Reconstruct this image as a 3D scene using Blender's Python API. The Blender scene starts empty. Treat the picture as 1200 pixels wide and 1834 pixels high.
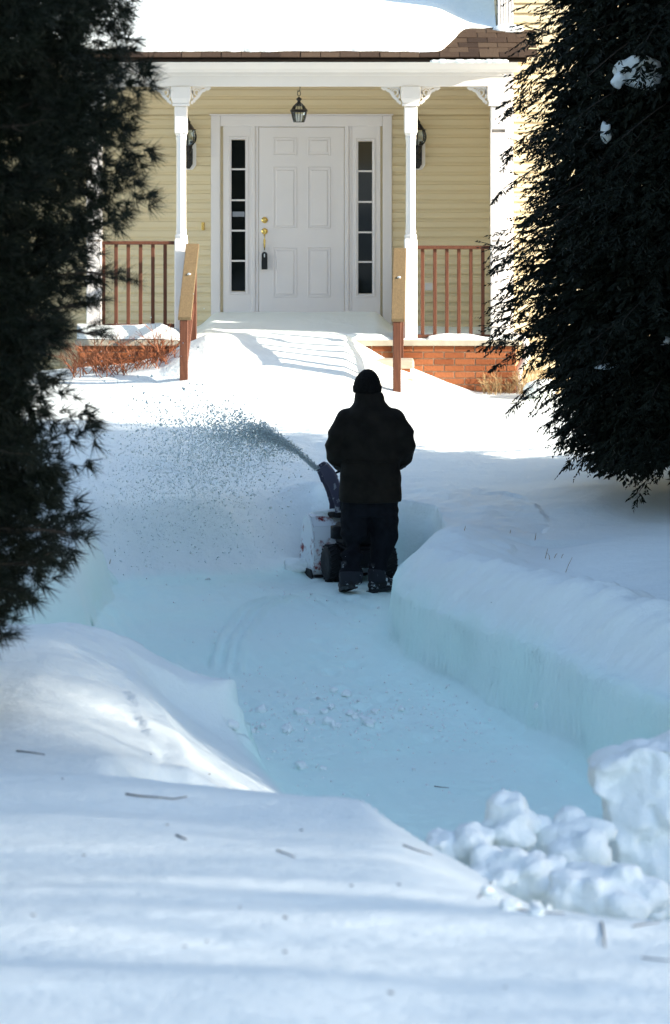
import bpy, bmesh, math, random
import numpy as np
from mathutils import Vector, Matrix, Euler, noise as mnoise

R = math.radians
random.seed(7)
rng = np.random.default_rng(7)
sc = bpy.context.scene
COL = sc.collection

# ------------------------------------------------------------------ camera
CAMZ, F, HZ, CX = 3.7, 6000.0, 240.0, 600.0      # photo pixels: focal length, horizon row, centre column
cam_d = bpy.data.cameras.new('camera')
cam = bpy.data.objects.new('camera', cam_d); COL.objects.link(cam)
cam.location = (0, 0, CAMZ); cam.rotation_euler = (R(90), 0, 0)
cam_d.sensor_fit = 'VERTICAL'; cam_d.sensor_height = 36.0
cam_d.lens = F / 1834 * 36.0
cam_d.shift_y = -(917 - HZ) / 1834
cam_d.clip_start = 0.1; cam_d.clip_end = 2000
cam_d.dof.use_dof = True; cam_d.dof.focus_distance = 28.5; cam_d.dof.aperture_fstop = 4.8
sc.camera = cam

# ------------------------------------------------------------------ light
SUN_EL, SUN_AZ = R(20), R(17)                    # height, and how far the sun stands to the camera's side of due right
to_sun = Vector((math.cos(SUN_AZ) * math.cos(SUN_EL), -math.sin(SUN_AZ) * math.cos(SUN_EL), math.sin(SUN_EL)))
world = bpy.data.worlds.new('World'); sc.world = world; world.use_nodes = True
wn = world.node_tree.nodes; wl = world.node_tree.links
sky = wn.new('ShaderNodeTexSky'); sky.sky_type = 'NISHITA'; sky.sun_disc = False
sky.sun_elevation = SUN_EL; sky.sun_rotation = math.atan2(to_sun.x, to_sun.y)
sky.air_density = 1.0; sky.dust_density = 0.6; sky.ozone_density = 0.3
bg = wn['Background']; bg.inputs['Strength'].default_value = 0.15
wl.new(sky.outputs[0], bg.inputs[0])
sun_d = bpy.data.lights.new('sun', 'SUN'); sun_d.energy = 4.4; sun_d.angle = R(0.5); sun_d.color = (1.0, 0.91, 0.78)
sun = bpy.data.objects.new('sun', sun_d); COL.objects.link(sun)
sun.rotation_euler = to_sun.to_track_quat('Z', 'Y').to_euler(); sun.location = (40, -12, 20)
sc.view_settings.view_transform = 'Standard'; sc.view_settings.look = 'None'
sc.view_settings.exposure = 1.58; sc.view_settings.gamma = 1.0; sc.view_settings.use_curve_mapping = False
sc.cycles.max_bounces = 8; sc.cycles.diffuse_bounces = 6; sc.cycles.transparent_max_bounces = 16
sc.cycles.use_denoising = True; sc.cycles.volume_bounces = 4

# ------------------------------------------------------------------ materials
def _mat(name):
    m = bpy.data.materials.new(name); m.use_nodes = True
    nt = m.node_tree; return m, nt, nt.nodes, nt.links, nt.nodes['Principled BSDF']

def mat(name, a, b=None, scale=6.0, rough=0.6, spec=0.3, bump=0.0, bscale=40.0, stretch=(1, 1, 1), metal=0.0, detail=6.0):
    m, nt, n, l, p = _mat(name)
    b = b or a
    p.inputs['Roughness'].default_value = rough; p.inputs['Metallic'].default_value = metal
    p.inputs['Specular IOR Level'].default_value = spec
    tc = n.new('ShaderNodeTexCoord'); mp = n.new('ShaderNodeMapping'); mp.inputs['Scale'].default_value = stretch
    l.new(tc.outputs['Object'], mp.inputs[0])
    t = n.new('ShaderNodeTexNoise'); t.inputs['Scale'].default_value = scale; t.inputs['Detail'].default_value = detail
    l.new(mp.outputs[0], t.inputs['Vector'])
    cr = n.new('ShaderNodeValToRGB'); cr.color_ramp.elements[0].position = 0.3; cr.color_ramp.elements[1].position = 0.7
    cr.color_ramp.elements[0].color = (*a, 1); cr.color_ramp.elements[1].color = (*b, 1)
    l.new(t.outputs['Fac'], cr.inputs[0]); l.new(cr.outputs[0], p.inputs['Base Color'])
    if bump:
        t2 = n.new('ShaderNodeTexNoise'); t2.inputs['Scale'].default_value = bscale; t2.inputs['Detail'].default_value = 8
        l.new(mp.outputs[0], t2.inputs['Vector'])
        bn = n.new('ShaderNodeBump'); bn.inputs['Strength'].default_value = bump; bn.inputs['Distance'].default_value = 0.01
        l.new(t2.outputs['Fac'], bn.inputs['Height']); l.new(bn.outputs[0], p.inputs['Normal'])
    return m

def mat_varied(name, cols, rough=0.8, bump=0.3, bscale=60):
    """each object gets its own tone out of cols"""
    m, nt, n, l, p = _mat(name)
    p.inputs['Roughness'].default_value = rough; p.inputs['Specular IOR Level'].default_value = 0.2
    oi = n.new('ShaderNodeObjectInfo'); cr = n.new('ShaderNodeValToRGB'); els = cr.color_ramp.elements
    while len(els) < len(cols): els.new(0.5)
    for i, c in enumerate(cols):
        els[i].position = i / (len(cols) - 1); els[i].color = (*c, 1)
    l.new(oi.outputs['Random'], cr.inputs[0])
    tc = n.new('ShaderNodeTexCoord'); t = n.new('ShaderNodeTexNoise'); t.inputs['Scale'].default_value = bscale; t.inputs['Detail'].default_value = 6
    add = n.new('ShaderNodeVectorMath'); l.new(tc.outputs['Object'], add.inputs[0]); l.new(oi.outputs['Location'], add.inputs[1])
    l.new(add.outputs[0], t.inputs['Vector'])
    mx = n.new('ShaderNodeMix'); mx.data_type = 'RGBA'; mx.blend_type = 'MULTIPLY'; mx.inputs[0].default_value = 0.6
    r2 = n.new('ShaderNodeValToRGB'); r2.color_ramp.elements[0].color = (0.55, 0.55, 0.55, 1); r2.color_ramp.elements[1].color = (1.2, 1.2, 1.2, 1)
    l.new(t.outputs['Fac'], r2.inputs[0]); l.new(cr.outputs[0], mx.inputs[6]); l.new(r2.outputs[0], mx.inputs[7])
    l.new(mx.outputs[2], p.inputs['Base Color'])
    bn = n.new('ShaderNodeBump'); bn.inputs['Strength'].default_value = bump; bn.inputs['Distance'].default_value = 0.01
    l.new(t.outputs['Fac'], bn.inputs['Height']); l.new(bn.outputs[0], p.inputs['Normal'])
    return m

def mat_snow(name, col=(0.855, 0.905, 0.878), fine=0.5, big=0.45, packed=None):
    m, nt, n, l, p = _mat(name)
    p.inputs['Roughness'].default_value = 0.75; p.inputs['Specular IOR Level'].default_value = 0.15
    tc = n.new('ShaderNodeTexCoord')
    t0 = n.new('ShaderNodeTexNoise'); t0.inputs['Scale'].default_value = 2.2; t0.inputs['Detail'].default_value = 5
    l.new(tc.outputs['Object'], t0.inputs['Vector'])
    cr = n.new('ShaderNodeValToRGB'); cr.color_ramp.elements[0].position = 0.25; cr.color_ramp.elements[1].position = 0.75
    cr.color_ramp.elements[0].color = (col[0] * .95, col[1] * .96, col[2] * .97, 1); cr.color_ramp.elements[1].color = (*col, 1)
    l.new(t0.outputs['Fac'], cr.inputs[0]); l.new(cr.outputs[0], p.inputs['Base Color'])
    if packed:               # tint paints in the path's cyan shade besides the blue-green of trodden, icy snow
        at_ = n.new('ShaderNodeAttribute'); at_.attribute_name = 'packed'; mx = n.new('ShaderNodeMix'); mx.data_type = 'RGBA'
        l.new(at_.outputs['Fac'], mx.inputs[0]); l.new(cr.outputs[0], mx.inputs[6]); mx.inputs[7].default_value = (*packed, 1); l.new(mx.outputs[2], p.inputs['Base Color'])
    t1 = n.new('ShaderNodeTexNoise'); t1.inputs['Scale'].default_value = 14; t1.inputs['Detail'].default_value = 7; t1.inputs['Roughness'].default_value = 0.6
    t2 = n.new('ShaderNodeTexNoise'); t2.inputs['Scale'].default_value = 90; t2.inputs['Detail'].default_value = 6
    for t in (t1, t2): l.new(tc.outputs['Object'], t.inputs['Vector'])
    b1 = n.new('ShaderNodeBump'); b1.inputs['Strength'].default_value = big; b1.inputs['Distance'].default_value = 0.03
    b2 = n.new('ShaderNodeBump'); b2.inputs['Strength'].default_value = fine; b2.inputs['Distance'].default_value = 0.006
    l.new(t1.outputs['Fac'], b1.inputs['Height']); l.new(t2.outputs['Fac'], b2.inputs['Height'])
    l.new(b1.outputs[0], b2.inputs['Normal']); l.new(b2.outputs[0], p.inputs['Normal'])
    return m

def mat_snowy(name, base, cover=0.5, scale=9, rough=0.4):
    """painted or rubber surface with snow stuck to it in patches"""
    m, nt, n, l, p = _mat(name)
    tc = n.new('ShaderNodeTexCoord'); t = n.new('ShaderNodeTexNoise'); t.inputs['Scale'].default_value = scale; t.inputs['Detail'].default_value = 8
    t.inputs['Roughness'].default_value = 0.65
    l.new(tc.outputs['Object'], t.inputs['Vector'])
    cr = n.new('ShaderNodeValToRGB'); e = cr.color_ramp.elements
    e[0].position = 1 - cover - 0.05; e[0].color = (*base, 1); e[1].position = 1 - cover + 0.05; e[1].color = (0.8, 0.84, 0.87, 1)
    l.new(t.outputs['Fac'], cr.inputs[0]); l.new(cr.outputs[0], p.inputs['Base Color'])
    p.inputs['Roughness'].default_value = rough + 0.2; p.inputs['Specular IOR Level'].default_value = 0.25
    bn = n.new('ShaderNodeBump'); bn.inputs['Strength'].default_value = 0.5; bn.inputs['Distance'].default_value = 0.01
    l.new(t.outputs['Fac'], bn.inputs['Height']); l.new(bn.outputs[0], p.inputs['Normal'])
    return m

def mat_glass(name, tint=(0.9, 0.95, 0.95)):
    m, nt, n, l, p = _mat(name)
    out = n['Material Output']; tr = n.new('ShaderNodeBsdfTransparent'); tr.inputs[0].default_value = (*tint, 1)
    gl = n.new('ShaderNodeBsdfGlossy'); gl.inputs['Roughness'].default_value = 0.05
    fr = n.new('ShaderNodeFresnel'); fr.inputs[0].default_value = 1.5
    mx = n.new('ShaderNodeMixShader'); l.new(fr.outputs[0], mx.inputs[0]); l.new(tr.outputs[0], mx.inputs[1]); l.new(gl.outputs[0], mx.inputs[2])
    l.new(mx.outputs[0], out.inputs[0]); return m

M = {}
M['snow'] = mat_snow('snow_surface')
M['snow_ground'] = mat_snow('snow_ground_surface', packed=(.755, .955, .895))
M['snow_clod'] = mat_snow('snow_clods', col=(.86, .90, .88), big=0.5, fine=0.6)
m_, nt__, n__, l__, p__ = _mat('snow_spray'); n__.remove(p__)
df_ = n__.new('ShaderNodeBsdfDiffuse'); tl_ = n__.new('ShaderNodeBsdfTranslucent'); mx_ = n__.new('ShaderNodeMixShader'); mx_.inputs[0].default_value = .5
for q_ in (df_, tl_): q_.inputs[0].default_value = (.93, .985, .985, 1)
l__.new(df_.outputs[0], mx_.inputs[1]); l__.new(tl_.outputs[0], mx_.inputs[2]); l__.new(mx_.outputs[0], n__['Material Output'].inputs[0]); M['spray'] = m_
M['white'] = mat('white_paint', (0.80, 0.765, 0.725), (0.84, 0.805, 0.765), scale=3, rough=0.45, bump=0.05, bscale=30)
M['door'] = mat('white_door_paint', (0.78, 0.735, 0.72), (0.81, 0.765, 0.75), scale=2, rough=0.4)
M['siding'] = mat('cream_siding', (0.72, 0.60, 0.385), (0.77, 0.65, 0.425), scale=2.5, rough=0.55, bump=0.06, bscale=50, stretch=(0.25, 1, 6))
M['wood_red'] = mat('cedar_stain', (0.085, 0.028, 0.014), (0.13, 0.048, 0.024), scale=10, rough=0.6, bump=0.3, bscale=60, stretch=(6, 6, 0.6))
M['wood_top'] = mat('weathered_rail_wood', (0.13, 0.092, 0.047), (0.20, 0.14, 0.07), scale=9, rough=0.7, bump=0.3, bscale=50, stretch=(8, 0.8, 8))
M['brick'] = mat_varied('red_brick', [(0.22, 0.066, 0.024), (0.29, 0.096, 0.036), (0.34, 0.12, 0.048), (0.25, 0.076, 0.028)], bump=0.5)
M['mortar'] = mat('pale_mortar', (0.36, 0.27, 0.19), (0.42, 0.33, 0.24), scale=20, rough=0.9, bump=0.3)
M['concrete'] = mat('tan_concrete', (0.36, 0.32, 0.25), (0.46, 0.42, 0.33), scale=9, rough=0.9, bump=0.4)
M['shingle'] = mat_varied('brown_shingle', [(0.035, 0.021, 0.014), (0.065, 0.04, 0.025), (0.09, 0.06, 0.038), (0.05, 0.03, 0.02)], rough=0.95, bump=0.6, bscale=120)
M['black_metal'] = mat('black_iron', (0.012, 0.010, 0.010), (0.02, 0.017, 0.015), rough=0.4, spec=0.4)
M['brass'] = mat('brass', (0.70, 0.50, 0.15), (0.78, 0.58, 0.2), rough=0.22, metal=1.0)
M['lockbox'] = mat('black_plastic', (0.012, 0.014, 0.016), (0.02, 0.022, 0.025), rough=0.5)
M['eave_shade'] = mat('eave_shadow_brown', (0.03, 0.02, 0.014), (0.05, 0.034, 0.022), rough=0.8)  # dark brown paints the shadow line under the shingles onto the drip edge
M['pane'] = mat('dark_glass', (0.006, 0.008, 0.008), (0.010, 0.012, 0.011), scale=3, rough=0.04, spec=0.22)
M['clear'] = mat_glass('lantern_glass')
M['dark'] = mat('dark_interior', (0.01, 0.01, 0.01))
M['sticker'] = mat('grey_sticker', (0.25, 0.27, 0.3))
M['pine'] = mat('pine_needle', (0.004, 0.0075, 0.0045), (0.009, 0.014, 0.007), scale=3, rough=0.6, spec=0.2)
M['hemlock'] = mat('hemlock_needle', (0.006, 0.009, 0.006), (0.012, 0.016, 0.009), scale=3, rough=0.7, spec=0.15)
M['bark'] = mat('grey_brown_bark', (0.035, 0.026, 0.020), (0.06, 0.047, 0.036), scale=12, rough=0.9, bump=0.6, stretch=(4, 4, 1))
M['twig_red'] = mat('red_twig_bark', (0.13, 0.042, 0.02), (0.34, 0.12, 0.05), scale=8, rough=0.7)
M['twig_dry'] = mat('dry_stem', (0.26, 0.17, 0.08), (0.40, 0.28, 0.14), scale=8, rough=0.8)
M['twig_dark'] = mat('fallen_twig_bark', (0.08, 0.07, 0.065), (0.13, 0.11, 0.10), scale=10, rough=0.9)
M['coat'] = mat('black_coat_cloth', (0.0075, 0.006, 0.0042), (0.017, 0.0135, 0.0095), scale=9, rough=0.85, spec=0.15, bump=0.9, bscale=11)
M['trouser'] = mat('dark_trousers', (0.006, 0.006, 0.008), (0.012, 0.013, 0.017), scale=14, rough=0.9, spec=0.1, bump=0.4, bscale=25)
M['trouser_snow'] = mat_snowy('snow_dusted_cuff', (0.02, 0.022, 0.028), cover=0.34, scale=16, rough=0.7)
M['boot'] = mat_snowy('snow_dusted_boot', (0.018, 0.018, 0.02), cover=0.38, scale=18, rough=0.6)
M['hat'] = mat('black_knit_hat', (0.005, 0.0045, 0.004), (0.010, 0.009, 0.008), scale=60, rough=0.95, spec=0.1, bump=0.7, bscale=90)
M['glove'] = mat('black_glove', (0.007, 0.007, 0.007), (0.012, 0.012, 0.012), rough=0.8)
M['skin'] = mat('skin', (0.42, 0.26, 0.19), (0.5, 0.32, 0.24), rough=0.6)
M['red_paint'] = mat_snowy('red_paint_with_snow', (0.22, 0.016, 0.016), cover=0.60, scale=7)
M['red_bare'] = mat('red_machine_paint', (0.16, 0.010, 0.012), (0.24, 0.018, 0.018), rough=0.4)
M['chute'] = mat_snowy('frosted_chute', (0.10, 0.095, 0.14), cover=0.40, scale=8)
M['rubber'] = mat_snowy('snowy_tyre_rubber', (0.008, 0.008, 0.009), cover=0.30, scale=24)
M['rim'] = mat('white_rim', (0.68, 0.70, 0.70), (0.75, 0.77, 0.77), rough=0.4)
M['machine'] = mat_snowy('black_machine_parts', (0.008, 0.008, 0.010), cover=0.28, scale=14)

# ------------------------------------------------------------------ object helpers
W = {}
def reg(o, w): W[o.name] = Vector(w)
def thing(name, label, cat, loc=(0, 0, 0), rotz=0, group=None, local=False):
    o = bpy.data.objects.new(name, None); COL.objects.link(o); o.empty_display_size = 0.1
    o.location = loc; o.rotation_euler = (0, 0, rotz)
    reg(o, (0, 0, 0) if local else loc); tag(o, label, cat, group); return o
def tag(o, label=None, cat=None, group=None, kind=None):
    if label: o['label'] = label
    if cat: o['category'] = cat
    if group: o['group'] = group
    if kind: o['kind'] = kind
    return o
def link(name, me, m=None, parent=None, loc=(0, 0, 0), rot=None):
    o = bpy.data.objects.new(name, me); COL.objects.link(o)
    if m is not None and len(me.materials) == 0: me.materials.append(m)
    loc = Vector(loc); reg(o, loc)
    if parent is not None:
        o.parent = parent; o.location = loc - W[parent.name]
    else: o.location = loc
    if rot is not None: o.rotation_euler = rot
    return o

class MB:
    def __init__(s): s.v = []; s.f = []
    def add(s, vs, fs):
        b = len(s.v); s.v += [tuple(p) for p in vs]; s.f += [tuple(i + b for i in q) for q in fs]; return s
    def box(s, x0, x1, y0, y1, z0, z1):
        return s.add([(x0, y0, z0), (x1, y0, z0), (x1, y1, z0), (x0, y1, z0), (x0, y0, z1), (x1, y0, z1), (x1, y1, z1), (x0, y1, z1)],
                     [(0, 3, 2, 1), (4, 5, 6, 7), (0, 1, 5, 4), (1, 2, 6, 5), (2, 3, 7, 6), (3, 0, 4, 7)])
    def tube(s, pts, rad, n=8, cap=True):
        pts = [Vector(p) for p in pts]; k = len(pts)
        if not hasattr(rad, '__len__'): rad = [rad] * k
        up = Vector((0.13, 0.21, 0.97)); vs = []; fs = []
        for i, p in enumerate(pts):
            d = (pts[min(i + 1, k - 1)] - pts[max(i - 1, 0)])
            d = d.normalized() if d.length > 1e-9 else Vector((0, 0, 1))
            a = d.cross(up)
            if a.length < 1e-3: a = d.cross(Vector((1, 0, 0)))
            a.normalize(); b = d.cross(a)
            for j in range(n):
                t = 2 * math.pi * j / n; vs.append(p + (a * math.cos(t) + b * math.sin(t)) * rad[i])
        for i in range(k - 1):
            for j in range(n):
                fs.append((i * n + j, i * n + (j + 1) % n, (i + 1) * n + (j + 1) % n, (i + 1) * n + j))
        if cap: fs += [tuple(range(n))[::-1], tuple((k - 1) * n + j for j in range(n))]
        return s.add(vs, fs)
    def rings(s, rings, n=20, cap=True, power=2.0):
        """closed loft of rings (cx, cy, z, half width, half depth)"""
        vs = []; fs = []
        for cx, cy, z, a, b in rings:
            for j in range(n):
                t = 2 * math.pi * j / n; c, q = math.cos(t), math.sin(t)
                vs.append((cx + a * math.copysign(abs(c) ** (2 / power), c), cy + b * math.copysign(abs(q) ** (2 / power), q), z))
        k = len(rings)
        for i in range(k - 1):
            for j in range(n): fs.append((i * n + j, i * n + (j + 1) % n, (i + 1) * n + (j + 1) % n, (i + 1) * n + j))
        if cap: fs += [tuple(range(n))[::-1], tuple((k - 1) * n + j for j in range(n))]
        return s.add(vs, fs)
    def lathe(s, prof, n=16, c=(0, 0, 0)):
        return s.rings([(c[0], c[1], c[2] + z, max(r, 1e-4), max(r, 1e-4)) for r, z in prof], n)
    def ball(s, c, r, n=12, sz=(1, 1, 1)):
        prof = [(c[0], c[1], c[2] + r * sz[2] * math.sin(t), max(1e-4, r * sz[0] * math.cos(t)), max(1e-4, r * sz[1] * math.cos(t))) for t in np.linspace(-math.pi / 2, math.pi / 2, n // 2 + 2)]
        return s.rings(prof, n)
    def poly_y(s, pts, y0, y1):
        """outline in x,z pushed from y0 to y1 (counter-clockwise seen from -y)"""
        k = len(pts); vs = [(x, y0, z) for x, z in pts] + [(x, y1, z) for x, z in pts]
        fs = [tuple(range(k)), tuple(range(2 * k - 1, k - 1, -1))]
        fs += [(i, i + k, (i + 1) % k + k, (i + 1) % k) for i in range(k)]
        return s.add(vs, fs)
    def poly_x(s, pts, x0, x1):
        k = len(pts); vs = [(x0, y, z) for y, z in pts] + [(x1, y, z) for y, z in pts]
        fs = [tuple(range(k))[::-1], tuple(range(k, 2 * k))]
        fs += [(i, (i + 1) % k, (i + 1) % k + k, i + k) for i in range(k)]
        return s.add(vs, fs)
    def ribbon(s, pts, w, y0, y1):
        """flat strip in the x,z plane following pts, w wide, from y0 to y1"""
        pts = [Vector((p[0], 0, p[1])) for p in pts]; k = len(pts); vs = []; fs = []
        if not hasattr(w, '__len__'): w = [w] * k
        for i, p in enumerate(pts):
            d = (pts[min(i + 1, k - 1)] - pts[max(i - 1, 0)]).normalized(); nn = Vector((-d.z, 0, d.x))
            for sg, y in ((-1, y0), (1, y0), (1, y1), (-1, y1)):
                q = p + nn * (sg * w[i] / 2); vs.append((q.x, y, q.z))
        for i in range(k - 1):
            for j in range(4): fs.append((i * 4 + j, i * 4 + (j + 1) % 4, i * 4 + 4 + (j + 1) % 4, i * 4 + 4 + j))
        fs += [(0, 1, 2, 3), tuple((k - 1) * 4 + j for j in (3, 2, 1, 0))]
        return s.add(vs, fs)
    def mesh(s, smooth=False, bevel=0.0, seg=1, c=(0, 0, 0)):
        me = bpy.data.meshes.new('m')
        me.from_pydata([(x - c[0], y - c[1], z - c[2]) for x, y, z in s.v], [], s.f)
        bm = bmesh.new(); bm.from_mesh(me); bmesh.ops.recalc_face_normals(bm, faces=bm.faces)
        if bevel:
            bmesh.ops.bevel(bm, geom=[e for e in bm.edges if len(e.link_faces) == 2 and e.calc_face_angle(0) > 0.5], offset=bevel, segments=seg, affect='EDGES', profile=0.5)
        bm.to_mesh(me); bm.free()
        if smooth: me.shade_smooth()
        me.update(); return me
    def build(s, name, m, parent=None, smooth=False, bevel=0.0, seg=1, auto=None, origin=None):
        if origin is None and parent is None: origin = (0, 0, 0)
        c = origin if origin is not None else W[parent.name]
        me = s.mesh(smooth, bevel, seg, c)
        if auto is not None:
            me.shade_smooth()
            try: me.set_sharp_from_angle(angle=R(auto))
            except Exception: pass
        return link(name, me, m, parent, c)

_cache = {}
def piece(name, m, parent, x0, x1, y0, y1, z0, z1, bevel=0.003, rot=None):
    key = (round(x1 - x0, 4), round(y1 - y0, 4), round(z1 - z0, 4), bevel, m.name)
    if key not in _cache:
        a, b, c = (x1 - x0) / 2, (y1 - y0) / 2, (z1 - z0) / 2
        me = MB().box(-a, a, -b, b, -c, c).mesh(bevel=min(bevel, a * .9, b * .9, c * .9)); me.materials.append(m); _cache[key] = me
    return link(name, _cache[key], None, parent, ((x0 + x1) / 2, (y0 + y1) / 2, (z0 + z1) / 2), rot)

def np_mesh(name, V, Fc):
    """V (n,3), Fc (m,k) -> mesh, quickly"""
    V = np.asarray(V, dtype=np.float32); Fc = np.asarray(Fc, dtype=np.int32)
    me = bpy.data.meshes.new(name); k = Fc.shape[1]
    me.vertices.add(len(V)); me.vertices.foreach_set('co', V.ravel())
    me.loops.add(Fc.size); me.loops.foreach_set('vertex_index', Fc.ravel())
    me.polygons.add(len(Fc)); me.polygons.foreach_set('loop_start', np.arange(0, Fc.size, k, dtype=np.int32))
    me.update(calc_edges=True); return me

def remeshed(mb, voxel, smooth_it=4):
    me = mb.mesh(); o = bpy.data.objects.new('tmp', me); COL.objects.link(o)
    md = o.modifiers.new('r', 'REMESH'); md.mode = 'VOXEL'; md.voxel_size = voxel
    ms = o.modifiers.new('s', 'SMOOTH'); ms.iterations = smooth_it; ms.factor = 0.5
    dg = bpy.context.evaluated_depsgraph_get(); ev = o.evaluated_get(dg)
    out = bpy.data.meshes.new_from_object(ev); bpy.data.objects.remove(o); out.shade_smooth(); return out

# ------------------------------------------------------------------ noise
def vnoise(x, y, scale, seed):
    g = np.random.default_rng(seed).random((256, 256)); x = np.asarray(x) / scale + 1000.37; y = np.asarray(y) / scale + 1000.71
    xi = np.floor(x).astype(int); yi = np.floor(y).astype(int); fx = x - xi; fy = y - yi
    fx = fx * fx * (3 - 2 * fx); fy = fy * fy * (3 - 2 * fy); a, b = xi & 255, (xi + 1) & 255; c, d = yi & 255, (yi + 1) & 255
    return (g[a, c] * (1 - fx) + g[b, c] * fx) * (1 - fy) + (g[a, d] * (1 - fx) + g[b, d] * fx) * fy - 0.5
def fbm(x, y, scale, seed, o=4):
    s = 0; a = 1.0
    for i in range(o): s = s + a * vnoise(x, y, scale / 2 ** i, seed + i); a *= 0.5
    return s
def sstep(t): t = np.clip(t, 0, 1); return t * t * (3 - 2 * t)

# ------------------------------------------------------------------ snow ground
PATH = np.array([(2.45, 14.6), (1.98, 18.0), (1.51, 19.7), (1.245, 20.75), (.94, 21.8), (.65, 22.9), (.39, 24.3), (.43, 25.3), (.62, 26.5), (.74, 27.3),
                 (.66, 28.0), (.3, 28.3), (-.15, 28.25), (-.5, 27.85), (-1.0, 27.6), (-1.5, 27.5), (-1.83, 27.2), (-1.8, 26.3), (-1.84, 25.5), (-1.84, 24.7),
                 (-2.0, 23.3), (-2.15, 21.5), (-2.05, 20.3), (-1.55, 19.75), (-1.0, 19.72), (-.48, 19.62), (-.44, 19.25), (-.30, 18.6), (-.05, 17.4), (.15, 16.0), (.2, 14.6)])
def sd_path(x, y):
    P = np.stack([x, y], -1); best = np.full(x.shape, 1e9); inside = np.zeros(x.shape, bool); n = len(PATH)
    for i in range(n):
        a, b = PATH[i], PATH[(i + 1) % n]; e = b - a; w = P - a
        t = np.clip((w @ e) / (e @ e), 0, 1); d = w - t[..., None] * e
        best = np.minimum(best, (d ** 2).sum(-1))
        cond = ((a[1] > y) != (b[1] > y)) & (x < (b[0] - a[0]) * (y - a[1]) / (b[1] - a[1] + 1e-12) + a[0])
        inside ^= cond
    s = np.sqrt(best); return np.where(inside, -s, s)

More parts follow.
